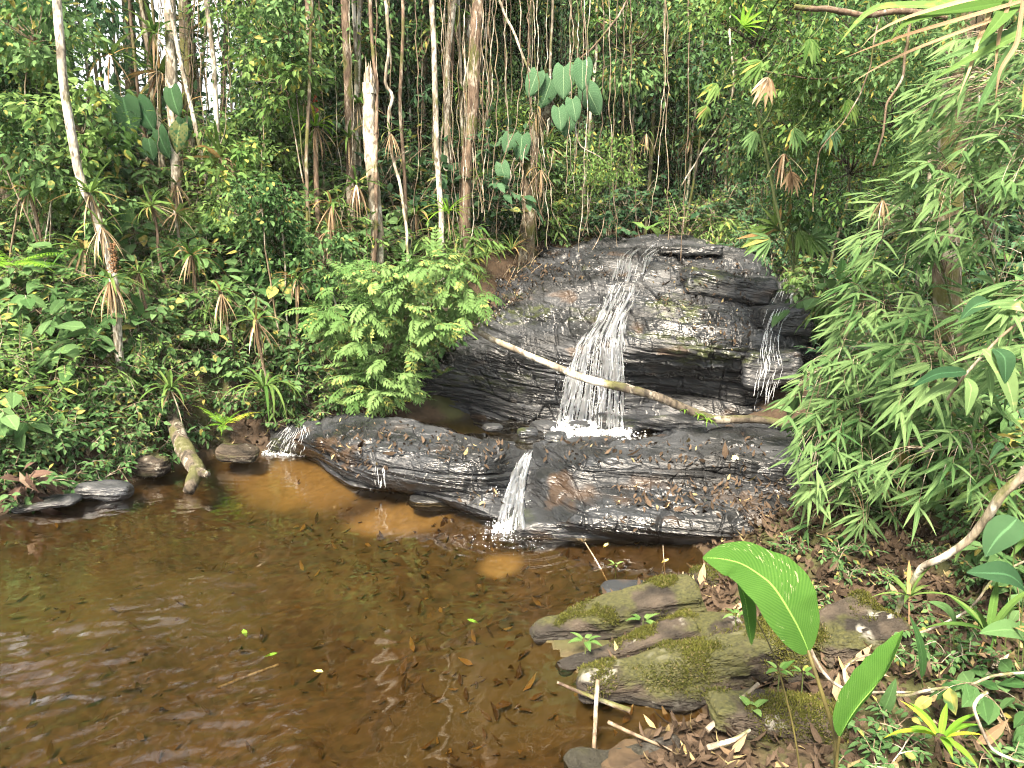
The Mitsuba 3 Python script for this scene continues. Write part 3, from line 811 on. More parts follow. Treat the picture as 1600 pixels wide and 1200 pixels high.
# ------------------------------------------------------------------ plant kinds
def compound(n, L, lf, ang=1.0, start=0.2, curl=0.5, taper=lambda t: 1.0, rib=0.004, terminal=True, up=0.15, opposite=True, seed=0):
    """A compound leaf or frond along +y: a curved rachis with leaflets in two rows."""
    r = np.random.default_rng(seed)
    m = 12
    t = np.linspace(0, 1, m)
    a = curl * t
    y = np.concatenate([[0], np.cumsum(np.cos(a[1:]) * L / (m - 1))])
    z = np.concatenate([[0], np.cumsum(-np.sin(a[1:]) * L / (m - 1))])
    path = np.stack([y * 0, y, z], -1)
    ms = [tube(path, np.linspace(rib, rib * 0.4, m), 3, closed=False)]
    ms[0][2][:, 0] = 0.2
    ts, sd = [], []
    for k in range(n):
        tt = start + (1 - start) * (k + 0.3) / n
        ts += [tt, tt + (0 if opposite else 0.5 / n)]
        sd += [-1, 1]
    ts, sd = np.array(ts), np.array(sd)
    ts = np.clip(ts, 0, 0.995)
    pos = np.stack([np.interp(ts, t, path[:, k]) for k in range(3)], -1)
    ta = np.interp(ts, t, a)
    fw = np.stack([ts * 0, np.cos(ta), -np.sin(ta)], -1)
    nz = np.stack([ts * 0, np.sin(ta), np.cos(ta)], -1)
    an = ang * (1 - 0.25 * ts) + r.normal(0, 0.05, len(ts))
    dirs = fw * np.cos(an)[:, None] + np.array([1.0, 0, 0]) * (np.sin(an) * sd)[:, None] - nz * (0.12 + r.normal(0, 0.08, len(ts)))[:, None]
    sc = np.array([taper(x) for x in ts]) * r.uniform(0.9, 1.1, len(ts))
    if terminal:
        pos, dirs, nz, sc = np.vstack([pos, path[-1:]]), np.vstack([dirs, fw[-1:]]), np.vstack([nz, nz[-1:]]), np.append(sc, taper(0.95))
    lm = batch(lf, pos, dirs, nz + r.normal(0, up, nz.shape), sc, r, ids=np.zeros(len(pos), int))
    ms.append(lm)
    return merge(ms)


def shrub(seed, h, rad, nstem, lf, lsize, twigs=5, per=7, twig_len=0.25, droop=0.25, upright=1.0, lean=(0, 0)):
    """Stems from one foot, side twigs, alternate leaves. Returns (stems, leaves)."""
    r = np.random.default_rng(seed)
    stems, pos, dirs, ups, sc = [], [], [], [], []
    for s in range(nstem):
        a = 2 * np.pi * (s + r.uniform(0, 0.7)) / nstem
        out = np.array([math.cos(a), math.sin(a), 0])
        hh, rr = h * r.uniform(0.55, 1.05), rad * r.uniform(0.3, 1.0)
        t = np.linspace(0, 1, 10)[:, None]
        P = out * rr * (t ** 1.3) + np.array([0, 0, 1.0]) * hh * (t - 0.22 * t ** 2.5) * upright + np.array([lean[0], lean[1], 0]) * t ** 1.5
        P = wobble(P, 0.06 * h, 2.0 / h, seed * 7 + s)
        P = P - P[0]
        stems.append(tube(P, np.linspace(0.008, 0.003, 10) * (0.6 + h * 0.6), 4, closed=False))
        for k in range(twigs):
            tt = r.uniform(0.25, 1.0) if k < twigs - 1 else 1.0
            b = np.array([np.interp(tt, t[:, 0], P[:, j]) for j in range(3)])
            d = nrm(out * r.uniform(0.2, 1.0) + r.normal(0, 0.6, 3) + [0, 0, 0.35])
            ln = twig_len * r.uniform(0.6, 1.3)
            q = np.linspace(0, 1, 5)[:, None]
            Q = b + d * ln * q + np.array([0, 0, -1]) * droop * ln * q ** 2
            stems.append(tube(Q, np.linspace(0.004, 0.002, 5), 3, closed=False))
            n = per
            u = np.linspace(0.15, 1, n)
            pp = np.stack([np.interp(u, q[:, 0], Q[:, j]) for j in range(3)], -1)
            side = nrm(np.cross(d, [0, 0, 1.0]))
            sg = np.where(np.arange(n) % 2, 1, -1)[:, None]
            dd = nrm(d * 0.6 + side * sg * 0.9 + r.normal(0, 0.25, (n, 3)) + np.array([0, 0, -droop]))
            dd[-1] = nrm(d + [0, 0, -droop])
            pos.append(pp); dirs.append(dd)
            ups.append(np.array([0, 0, 1.0]) + r.normal(0, 0.33, (n, 3)))
            sc.append(lsize * r.uniform(0.65, 1.2, n))
    pos, dirs, ups, sc = np.vstack(pos), np.vstack(dirs), np.vstack(ups), np.concatenate(sc)
    return merge(stems), batch(lf, pos, dirs, ups, sc, r)


def rosette(seed, n, L, W, rise=(0.3, 1.2), arch=1.6, seg=8, spread=1.0, fold=0.25):
    """Strap leaves of a bromeliad, each a mesh: list of (mesh)."""
    r = np.random.default_rng(seed)
    out = []
    for k in range(n):
        az = k * 2.399963 + r.uniform(-0.3, 0.3)
        f = (k + 0.5) / n
        el = rise[1] * (1 - f) + rise[0] * f + r.normal(0, 0.12)
        ln, ar = L * r.uniform(0.7, 1.1), arch * r.uniform(0.6, 1.25)
        lf = leaf(ln, W * r.uniform(0.8, 1.1), seg, fold, ar, 1.0, shape='strap')
        d = np.array([math.cos(az) * math.cos(el) * spread, math.sin(az) * math.cos(el) * spread, math.sin(el)])
        up = np.array([-math.cos(az) * math.sin(el), -math.sin(az) * math.sin(el), math.cos(el)])
        out.append(batch(lf, [np.array([math.cos(az), math.sin(az), 0]) * W * 0.6], [d], [up + r.normal(0, 0.12, 3)], [1.0], r))
    return out


def fern(seed, n=9, L=0.5):
    r = np.random.default_rng(seed)
    lf = leaf(0.085 * L / 0.5, 0.020 * L / 0.5, 2, 0.1, 0.3, shape='lance')
    fr = compound(20, L, lf, ang=1.25, start=0.12, curl=0.9, taper=lambda t: max(0.15, math.sin(math.pi * min(0.98, t ** 0.75 + 0.08))), rib=0.003, seed=seed)
    out = []
    for k in range(n):
        az = k * 2.4 + r.uniform(-0.3, 0.3)
        el = r.uniform(0.35, 1.1)
        d = [math.cos(az) * math.cos(el), math.sin(az) * math.cos(el), math.sin(el)]
        up = [-math.cos(az) * math.sin(el), -math.sin(az) * math.sin(el), math.cos(el)]
        out.append(batch(fr, [[0, 0, 0]], [d], [up], [r.uniform(0.7, 1.15)], r))
    return out


def leaf_cloud(seed, n, radius, lf, lsize, clumps=30, squash=0.6, twig=True):
    """A crown: branches from the centre out to clumps of leaves with gaps between. (branches, leaves)"""
    r = np.random.default_rng(seed)
    c = nrm(r.normal(0, 1, (clumps, 3))) * (r.uniform(0.25, 1, (clumps, 1)) ** 0.5) * radius
    c[:, 2] *= squash
    br = []
    for p in c:
        P = wobble(np.linspace(0, 1, 7)[:, None] * p + np.array([0, 0, -0.25 * radius]) * (1 - np.linspace(0, 1, 7)[:, None]), 0.12 * radius, 1.5 / radius, seed)
        br.append(tube(P, np.linspace(0.016, 0.004, 7) * radius, 3, closed=False))
    i = r.integers(0, clumps, n)
    w = (r.uniform(0.5, 1.3, clumps) * radius * 0.24)[i]
    off = r.normal(0, 1, (n, 3)) * [1, 1, 0.6]
    pos = c[i] + off * w[:, None]
    dirs = nrm(off + r.normal(0, 0.6, (n, 3)) + [0, 0, -0.5])
    return merge(br), batch(lf, pos, dirs, r.normal(0, 0.45, (n, 3)) + [0, 0, 1.0], lsize * r.uniform(0.6, 1.25, n), r)


def curtain(seed, n_str, length, width, lf, lsize, per_m=26):
    """Vines hanging in strings, with small leaves. (strings, leaves), from z = 0 down."""
    r = np.random.default_rng(seed)
    st, pos = [], []
    for k in range(n_str):
        x, y = r.normal(0, width / 2), r.normal(0, width / 4)
        ln = length * r.uniform(0.45, 1.0)
        t = np.linspace(0, 1, 14)[:, None]
        P = wobble(np.array([x, y, 0]) + np.array([0, 0, -1]) * ln * t, 0.10, 0.9, seed * 31 + k)
        st.append(tube(P, 0.006, 3, closed=False))
        m = int(ln * per_m)
        u = r.uniform(0, 1, m)
        pos.append(np.stack([np.interp(u, t[:, 0], P[:, j]) for j in range(3)], -1) + r.normal(0, 0.05, (m, 3)))
    pos = np.vstack(pos)
    m = len(pos)
    d = r.normal(0, 0.7, (m, 3)) + [0, -0.2, -0.8]
    return merge(st), batch(lf, pos, d, r.normal(0, 0.5, (m, 3)) + [0, -0.5, 0.6], lsize * r.uniform(0.6, 1.3, m), r)


OV = leaf(1.0, 0.50, 4, 0.22, 0.5)
OV2 = leaf(1.0, 0.42, 2, 0.22, 0.35)
LN = leaf(1.0, 0.20, 3, 0.2, 0.5, shape='lance')
BR = leaf(1.0, 0.62, 4, 0.18, 0.55)


def add_shrub_proto(name, leafmat, *a, **k):
    s, l = shrub(*a, **k)
    proto(name, stem=(s, 'twig', True), foliage=(l, leafmat, False))


for v in range(3):
    add_shrub_proto(f'ovate{v}', 'leaf_mid', 100 + v, 0.75, 0.40, 7, OV, 0.125, twigs=6, per=7, twig_len=0.30)
    add_shrub_proto(f'broad{v}', 'leaf_mid', 110 + v, 0.65, 0.42, 6, BR, 0.205, twigs=4, per=5, twig_len=0.30, droop=0.4)
    add_shrub_proto(f'fine{v}', 'leaf_bright', 120 + v, 0.80, 0.42, 8, OV2, 0.075, twigs=8, per=10, twig_len=0.30, droop=0.15)
    add_shrub_proto(f'lance{v}', 'leaf_bright', 130 + v, 0.75, 0.45, 8, LN, 0.20, twigs=5, per=7, twig_len=0.25, droop=0.5)
    add_shrub_proto(f'dark{v}', 'leaf_dark', 140 + v, 0.95, 0.50, 8, OV, 0.10, twigs=7, per=8, twig_len=0.30)
    add_shrub_proto(f'low{v}', 'leaf_mid', 150 + v, 0.22, 0.22, 7, OV, 0.055, twigs=4, per=6, twig_len=0.10)
    b, l = leaf_cloud(200 + v, 1700, 1.3, OV2, 0.15, 30)
    proto(f'crown{v}', branches=(b, 'bark_dark', True), foliage=(l, 'leaf_dark', False))
    b, l = leaf_cloud(210 + v, 1400, 1.0, OV2, 0.115, 24, 0.8)
    proto(f'sapling{v}', branches=(b, 'bark_dark', True), foliage=(l, 'leaf_mid', False))
    b, l = leaf_cloud(216 + v, 620, 1.0, OV, 0.24, 20, 1.1)
    proto(f'spray{v}', branches=(b, 'twig', True), foliage=(l, 'leaf_mid', False))
    s, l = curtain(220 + v, 13, 3.4, 0.9, OV2, 0.085)
    proto(f'curtain{v}', strand=(s, 'bark_dark', True), foliage=(l, 'leaf_dark', False))
    proto(f'tuft{v}', foliage=(merge(rosette(230 + v, 26, 0.50, 0.020, (0.5, 1.35), 1.3, 5)), 'leaf_strap', False))
    proto(f'fern{v}', foliage=(merge(fern(240 + v, 9, 0.48)), 'leaf_bright', False))
    proto(f'rosette{v}', foliage=(merge(rosette(250 + v, 24, 0.48, 0.042, (0.1, 1.2), 1.4, 6)), 'leaf_strap', False),
          dead_leaves=(merge(rosette(256 + v, 14, 0.45, 0.022, (-1.3, -0.4), 0.5, 5)), 'leaf_dead', False))

# ------------------------------------------------------------------ scatter of undergrowth, each plant a thing
rg = np.random.default_rng(2024)
KEEP = Polygon([onz(480, 716, 0)[:2], (-1.35, 7.6), (-.75, 8.0), (-.55, 9.3), (-.1, 10.3), (.3, 11.0), (2.6, 11.1), (3.1, 10.3), (3.4, 9.0), (3.3, 7.8), (2.6, 6.6), (2.1, 5.6), (1.6, 4.9), (1.0, 5.0), (0, 5.5)])
taken = []


def scatter(n, x0, x1, y0, y1, gap, rng, bank=0.12, tries=40, test=None):
    out = []
    for _ in range(n * tries):
        if len(out) >= n:
            break
        x, y = rng.uniform(x0, x1), rng.uniform(y0, y1)
        pt = shapely.Point(x, y)
        if POOL.distance(pt) < bank or KEEP.distance(pt) < 0.15 or (test and not test(x, y)):
            continue
        if any((x - a) ** 2 + (y - b) ** 2 < gap * gap for a, b in out):
            continue
        out.append((x, y))
    return [(x, y, gz(x, y)) for x, y in out]


KINDS = [('ovate', 'leafy_shrub', 'green shrub with oval leaves on the left bank', 'shrub', 'oval leaved shrubs on the left bank'),
         ('broad', 'broadleaf_plant', 'low plant with broad drooping green leaves on the left bank', 'plant', 'broad leaved plants on the left bank'),
         ('fine', 'bushy_shrub', 'bright green shrub of small leaves on the left bank', 'shrub', 'small leaved bright shrubs on the left bank'),
         ('lance', 'narrow_leaf_plant', 'plant with narrow pointed green leaves on the left bank', 'plant', 'narrow leaved plants on the left bank'),
         ('tuft', 'grass_tuft', 'tuft of long strap leaves on the left bank', 'plant', 'strap leaved tufts on the left bank'),
         ('fern', 'fern', 'green fern among the shrubs of the left bank', 'fern', 'ferns on the left bank'),
         ('rosette', 'bromeliad', 'bromeliad with brown dead skirt among the shrubs of the left bank', 'bromeliad', 'bromeliads growing on the left bank')]


def in_view(x, y, z, h=0.5, m=60):
    q = to_px(np.array([x, y, z + h]))
    return -m < q[0] < 1600 + m and -m < q[1] < 1200 + m


left_spots = scatter(175, -6.6, 0.4, 5.6, 8.6, 0.26, rg) + scatter(140, -9.0, 0.6, 8.6, 12.5, 0.42, rg)
for x, y, z in left_spots:
    if not in_view(x, y, z, m=260):
        continue
    near = POOL.distance(shapely.Point(x, y))
    k = rg.choice(7, p=[.21, .25, .15, .10, .10, .10, .09])
    pn, nm, lab, cat, grp = KINDS[k]
    s = rg.uniform(0.6, 1.15) * (0.72 if near < 0.45 else 1.0) * (1.25 if y > 9 else 1.0)
    copy_thing(nm, f'{pn}{rg.integers(3)}', place(x, y, z - 0.03, rg.uniform(0, 360), s, (rg.normal(8, 8), rg.normal(0, 8))), lab, cat, grp)

# the near edge of the left bank: low cover
for x, y, z in scatter(80, -5.2, -0.9, 5.4, 8.0, 0.17, rg, bank=0.06, test=lambda x, y: POOL.distance(shapely.Point(x, y)) < 0.7):
    copy_thing('seedling', f'low{rg.integers(3)}', place(x, y, z - 0.01, rg.uniform(0, 360), rg.uniform(0.7, 1.5)), 'low leafy seedling near the water on the left bank', 'plant', 'seedlings along the left shore')

# taller growth between the trunks at the top of the left bank
for x, y, z in scatter(110, -10.5, 0.4, 9.6, 15.5, 0.5, rg):
    if in_view(x, y, z, 0.8):
        j = rg.integers(3)
        copy_thing(['tall_shrub', 'tall_bush', 'tall_tuft'][j], f"{['dark', 'fine', 'tuft'][j]}{rg.integers(3)}", place(x, y, z - 0.05, rg.uniform(0, 360), rg.uniform(1.3, 2.2)), ['tall dark green shrub between the trunks at the top of the left bank', 'tall fine leaved bush between the trunks at the top of the left bank', 'tall strap leaved tuft between the trunks at the top of the left bank'][j], 'shrub' if j < 2 else 'plant', ['tall dark shrubs between the trunks', 'tall fine leaved bushes between the trunks', 'tall strap tufts between the trunks'][j])

# saplings and sprays that fill the middle height of the left bank
n_s = 0
for i in range(600):
    if n_s >= 36:
        break
    px, py, D = rg.uniform(-20, 760), rg.uniform(40, 420), rg.uniform(7.6, 10.4)
    P = at(px, py, D)
    if 60 < px < 430 and py < 190 or (130 < px < 345 and py < 320) or (455 < px < 760 and (py < 330 or 560 < px < 720)) or KEEP.distance(shapely.Point(P[0], P[1])) < .3:
        continue
    g_ = gz(P[0], P[1])
    if not .9 < P[2] - g_ < 3.4:
        continue
    n_s += 1
    k = thing('leafy_sapling', 'leafy sapling rising out of the left bank', 'sapling', 'leafy saplings on the left bank')
    j = rg.integers(3)
    s_ = rg.uniform(.28, .48)
    for nm in ('branches', 'foliage'):
        pk = part_key(k, 'twig' if nm == 'branches' else 'foliage')
        dd = dict(protos[f'spray{j}'][nm])
        if nm == 'foliage' and n_s % 2 == 0:
            dd['bsdf'] = {'type': 'ref', 'id': 'leaf_bright'}
        scene[pk] = {**dd, 'to_world': place(*P, rg.uniform(0, 360), s_)}
        labels[pk] = {'kind': 'stuff'}
    part(k, 'stem', tube(wobble(smooth_path([[P[0] + rg.normal(0, .3), D + .15, g_ - .1], P], 12), .08, 1, 850 + i), np.linspace(.014, .007, 12), 4), ['bark_pale', 'twig', 'bark_dark'][n_s % 3])

# behind the rock and up the slopes: darker shrubs
for x, y, z in scatter(150, -3.5, 9.5, 11.25, 15.5, 0.42, rg):
    if in_view(x, y, z, 0.8):
        k = rg.choice(3, p=[.45, .3, .25])
        nm, pn, lab, grp = [('understorey_shrub', 'dark', 'dark green shrub in the forest behind the rock face', 'dark shrubs behind the rock face'),
                            ('understorey_plant', 'fine', 'small leaved bush in the forest behind the rock face', 'small leaved bushes behind the rock face'),
                            ('strap_tuft', 'tuft', 'strap leaved tuft in the forest behind the rock face', 'strap leaved tufts behind the rock face')][k]
        copy_thing(nm, f'{pn}{rg.integers(3)}', place(x, y, z - 0.05, rg.uniform(0, 360), rg.uniform(0.8, 1.5)), lab, 'shrub' if k < 2 else 'plant', grp)

# ferny cover round the crest and the right hand edge of the rock
for x, y, z in scatter(60, 3.05, 4.6, 8.2, 11.6, 0.24, rg) + scatter(24, -1.0, 0.9, 10.3, 11.8, 0.25, rg):
    j = rg.integers(3)
    copy_thing('bank_shrub', f"{['dark', 'ovate', 'lance'][j]}{rg.integers(3)}", place(x, y, z - 0.03, rg.uniform(0, 360), rg.uniform(0.5, 0.9)), 'green shrub crowding the edge of the rock face', 'shrub', 'shrubs crowding the edge of the rock face')

# right bank behind the bamboo
for x, y, z in scatter(130, 2.4, 7.5, 4.3, 10.8, 0.33, rg, test=lambda x, y: x > 2.0 + 0.14 * (y - 4) and x > 0.62 * y * 0.72):
    if in_view(x, y, z):
        k = rg.choice(4, p=[.35, .25, .25, .15])
        pn, nm, lab, cat, grp = [('dark', 'bank_shrub', 'dark green shrub behind the bamboo on the right bank', 'shrub', 'dark shrubs on the right bank'),
                                 ('broad', 'bank_broadleaf', 'broad leaved plant behind the bamboo on the right bank', 'plant', 'broad leaved plants on the right bank'),
                                 ('ovate', 'bank_bush', 'mid green oval leaved bush on the right bank', 'shrub', 'oval leaved bushes on the right bank'),
                                 ('lance', 'bank_lance_plant', 'narrow leaved plant on the right bank', 'plant', 'narrow leaved plants on the right bank')][k]
        copy_thing(nm, f'{pn}{rg.integers(3)}', place(x, y, z - 0.05, rg.uniform(0, 360), rg.uniform(0.7, 1.35)), lab, cat, grp)

# ------------------------------------------------------------------ forest: trunks read off the photograph
def tree_from(pts, r0, r1, mat, label, crown=None, name='tree', seed=0, group=None, top=None, cs=1.6, sides=9, cat='tree', rough=0.12):
    """pts: [(px, py, D)] from the foot upwards."""
    P = [at(*p) for p in pts]
    g = gz(P[0][0], P[0][1])
    if P[0][2] > g:
        P = [np.array([P[0][0], P[0][1], g - 0.15])] + P
    if top:
        d = nrm(P[-1] - P[-2])
        P.append(P[-1] + d * top)
    n = 40
    Q = wobble(smooth_path(P, n), 0.03, 0.8, seed)
    k = thing(name, label, cat, group)
    part(k, 'trunk', bark_tube(Q, np.linspace(r0, r1, n), seed, sides, rough), mat)
    if crown is not None:
        c = Q[-1]
        for j in range(crown):
            a = rg.uniform(0, 360)
            o = np.array([rg.normal(0, 0.9), rg.normal(0, 0.9), rg.uniform(-0.2, 1.0)]) * (j > 0)
            pk = part_key(k, 'crown')
            d = protos[f'crown{rg.integers(3)}']['foliage']
            scene[pk] = {**d, 'to_world': place(*(c + o), a, cs * rg.uniform(0.8, 1.2))}
            labels[pk] = {'kind': 'stuff'}
            if j:
                part(k, 'limb', tube(wobble(np.linspace(0, 1, 8)[:, None] * (o + [0, 0, 0.6]) + c - [0, 0, 0.6], 0.1, 1, seed + j), np.linspace(r1 * 0.7, r1 * 0.2, 8), 5), mat)
    return k, Q


TRUNKS = []
TREES = [
    # px path foot -> up, radii, bark, label
    ([(190, 590, 6.9), (182, 480, 6.9), (150, 330, 6.95), (128, 285, 7.0), (110, 180, 7.0), (97, 60, 7.1), (85, -60, 7.2)], .05, .055, 'bark_white', 'slender leaning tree with bare white upper trunk above dead bromeliads', 1),
    ([(278, 420, 9.5), (276, 250, 9.6), (268, 120, 9.7), (262, -40, 9.8)], .095, .085, 'bark_pale', 'mottled grey tree beside dark heart shaped climber leaves', 2),
    ([(302, 400, 10.5), (300, 240, 10.5), (291, 90, 10.6), (287, -30, 10.6)], .11, .10, 'bark_moss', 'mossy dark tree just behind the mottled grey tree', 2),
    ([(498, 420, 9.3), (494, 300, 9.3), (492, 180, 9.3), (480, 0, 9.4)], .042, .038, 'bark_brown', 'thin brown tree with a red flowered bromeliad on it', 1),
    ([(555, 430, 9.6), (549, 330, 9.6), (546, 180, 9.7), (537, -20, 9.7)], .075, .065, 'bark_brown', 'straight brown tree left of the broken pale stump', 2),
    ([(562, 420, 10.4), (560, 150, 10.4), (565, -20, 10.4)], .05, .045, 'bark_moss', 'thin greenish tree between the brown tree and the broken stump', 1),
    ([(705, 400, 10.6), (698, 300, 10.6), (699, 180, 10.6), (700, 90, 10.6), (712, -20, 10.7)], .055, .05, 'bark_pale', 'lichen spotted tree right of the thin white trunk', 1),
    ([(690, 340, 9.4), (687, 300, 9.4), (682, 200, 9.4), (679, 60, 9.5), (674, -30, 9.5)], .048, .040, 'bark_white', 'thin straight white trunk above the shrubs in the middle', 1),
    ([(727, 400, 9.9), (728, 290, 9.9), (738, 180, 9.9), (743, 60, 9.9), (750, -20, 10)], .11, .085, 'bark_brown', 'brown tree hung with strings of aerial roots', 2),
    ([(722, 330, 11.5), (727, 120, 11.5), (735, 20, 11.5)], .05, .045, 'bark_pale', 'pale grey trunk deeper in the forest behind the root hung tree', 1),
    ([(822, 400, 10.4), (826, 330, 10.3), (832, 240, 10.2), (850, 180, 10.1), (868, 165, 10.0)], .17, .10, 'bark_moss', 'thick leaning mossy stump with aerial roots and heart leaved climber', None),
    ([(945, 390, 12), (925, 200, 12.2), (903, 80, 12.2), (895, -20, 12.2)], .06, .05, 'bark_dark', 'dark tree behind the large heart shaped leaves', 1),
    ([(1090, 400, 12.5), (1095, 200, 12.6), (1100, 60, 12.7), (1104, -30, 12.7)], .09, .08, 'bark_dark', 'dark tree in the forest right of the leafy vine curtain', 2),
    ([(1480, 560, 5.2), (1476, 400, 5.2), (1484, 250, 5.1), (1500, 120, 5.0), (1545, -30, 4.9)], .125, .10, 'bark_moss', 'mossy tree with pale bark rising out of the bamboo', 1),
    ([(1435, 520, 5.0), (1432, 430, 4.9), (1445, 330, 4.9), (1448, 200, 4.95)], .018, .014, 'bark_pale', 'slim pale stem standing in front of the mossy tree', None),
    ([(20, 500, 9.0), (12, 330, 9.2), (5, 150, 9.3), (0, -30, 9.3)], .14, .12, 'bark_moss', 'broad mossy tree at the left edge of the photo', 2),
    ([(205, 420, 13), (208, 200, 13), (198, -20, 13)], .14, .12, 'bark_moss', 'mossy tree standing against the white sky gap', 1),
    ([(345, 400, 12), (350, 150, 12), (355, -20, 12)], .06, .05, 'bark_dark', 'thin dark trunk right of the white sky gap', 1),
    ([(425, 420, 11), (424, 300, 11), (430, 100, 11), (420, -20, 11)], .055, .05, 'bark_pale', 'slender grey tree carrying a bromeliad with a red flower spike', 1),
]
for i, (pts, a, b, mat, lab, cr) in enumerate(TREES):
    TRUNKS.append(tree_from(pts, a * .76, b * .76, mat, lab, 1 if cr else None, seed=300 + i, top=4.5 if cr else None, cs=.85)[1])

# slim pale poles of young trees
POLES = []
for i in range(900):
    if len(POLES) >= 46:
        break
    px, D = rg.uniform(150, 1120), rg.uniform(8.8, 13.5)
    x = (px - 800) / F * D
    if KEEP.distance(shapely.Point(x, D)) < .35 or any(abs(px - a) < 9 for a in POLES):
        continue
    POLES.append(px)
    z, h = gz(x, D), rg.uniform(6.5, 9)
    P = wobble(np.array([x, D, z - .2]) + np.linspace(0, 1, 30)[:, None] * np.array([rg.normal(0, .35), rg.normal(0, .3), h]), 0.13, 0.4, 3000 + i)
    k = thing('pole_tree', 'thin pale young tree in the forest', 'tree', 'thin pale young trees')
    r0 = rg.uniform(.016, .034)
    part(k, 'trunk', bark_tube(P, np.linspace(r0, r0 * .7, 30), 3000 + i, 6), ['bark_pale', 'bark_brown', 'bark_white', 'bark_pale', 'bark_moss'][len(POLES) % 5])
    pk = part_key(k, 'crown')
    scene[pk] = {**protos[f'sapling{rg.integers(3)}']['foliage'], 'to_world': place(*P[-1], rg.uniform(0, 360), rg.uniform(.6, .9))}
    labels[pk] = {'kind': 'stuff'}
    TRUNKS.append(P)

# the broken pale stump
k, Q = tree_from([(590, 420, 9.0), (586, 330, 9.0), (577, 225, 9.0), (577, 132, 9.0)], .080, .072, 'bark_pale', 'tall broken stump with pale peeling wood and a jagged top', None, 'tree_stump', 350, rough=0.22)
V = []
for j in range(7):
    a = j * 0.9
    o = np.array([math.cos(a), math.sin(a), 0]) * 0.05
    V.append(bark_tube(np.array([Q[-1] + o - [0, 0, .12], Q[-1] + o * 0.9 + [0, 0, .05 + .05 * (j % 3)], Q[-1] + o * .8 + [0, 0, .12 + .06 * (j % 4)]]), [.03, .02, .003], 360 + j, 5))
part(k, 'splinter', merge(V), 'bark_pale', stuff=True)

# generic forest trees, deeper in
BACK = []
for _ in range(4000):
    if len(BACK) >= 84:
        break
    D = rg.uniform(11.5, 26)
    px = rg.uniform(-80, 1420)
    x = (px - 800) / F * D * 1.02
    if 60 < px < 450 and rg.random() < 0.5:
        continue
    if all((x - a) ** 2 + (D - b) ** 2 > 0.7 for a, b in BACK):
        BACK.append((x, D))
for i, (x, D) in enumerate(BACK):
    z = gz(x, D)
    h = rg.uniform(7, 12)
    P = wobble(np.array([x, D, z - .2]) + np.linspace(0, 1, 30)[:, None] * np.array([rg.normal(0, .5), rg.normal(0, .4), h]), 0.14, 0.35, 400 + i)
    mat = ['bark_dark', 'bark_moss', 'bark_brown', 'bark_pale'][rg.choice(4, p=[.42, .28, .18, .12])]
    k = thing('forest_tree', 'slender forest tree in the shade behind the clearing', 'tree', 'slender trees in the forest behind')
    r0 = rg.choice([.03, .045, .06, .10], p=[.35, .35, .2, .1])
    part(k, 'trunk', bark_tube(P, np.linspace(r0, r0 * .7, 30), 400 + i, 7), mat)
    qq = to_px(P[-1])
    for j in range(1):
        pk = part_key(k, 'crown')
        scene[pk] = {**protos[f'crown{rg.integers(3)}']['foliage'], 'to_world': place(*(P[-1] + [rg.normal(0, .7), rg.normal(0, .7), -j * 1.2]), rg.uniform(0, 360), rg.uniform(.7, 1.0) if 20 < qq[0] < 520 else rg.uniform(.9, 1.3))}
        labels[pk] = {'kind': 'stuff'}

    if D < 16:
        TRUNKS.append(P)

# bromeliads perched on the trunks
n_e = 0
for i in range(400):
    if n_e >= 52:
        break
    Q = TRUNKS[rg.integers(len(TRUNKS))]
    p = Q[rg.integers(len(Q))] + [rg.normal(0, .05), -.08, 0]
    q = to_px(p)
    if 10 < q[0] < 1250 and 0 < q[1] < 330 and p[2] > gz(p[0], p[1]) + .8:
        n_e += 1
        copy_thing('perched_bromeliad', f'rosette{rg.integers(3)}', place(*p, rg.uniform(0, 360), rg.uniform(.7, 1.2), (rg.normal(0, 18), rg.normal(0, 18))), 'bromeliad with a brown skirt perched on a forest trunk', 'bromeliad', 'bromeliads perched on the forest trunks')

# skirted bromeliads on leaning stems above the left bank
n_e = 0
for i in range(600):
    if n_e >= 13:
        break
    px, py, D = rg.uniform(40, 740), rg.uniform(250, 520), rg.uniform(7.2, 9.8)
    p = at(px, py, D)
    g_ = gz(p[0], p[1])
    if not .35 < p[2] - g_ < 1.1 or KEEP.distance(shapely.Point(p[0], p[1])) < .25:
        continue
    n_e += 1
    k = copy_thing('stem_bromeliad', f'rosette{rg.integers(3)}', place(*p, rg.uniform(0, 360), rg.uniform(.6, 1.05), (rg.normal(0, 15), rg.normal(0, 15))), 'skirted bromeliad on a leaning stem above the left bank', 'bromeliad', 'skirted bromeliads above the left bank')
    part(k, 'stem', tube(wobble(smooth_path([p + [0, 0, .03], [p[0] + rg.normal(0, .1), p[1] + .15, g_ - .1]], 9), .04, 2, i), np.linspace(.014, .022, 9), 5), ['bark_brown', 'bark_pale'][n_e % 2])

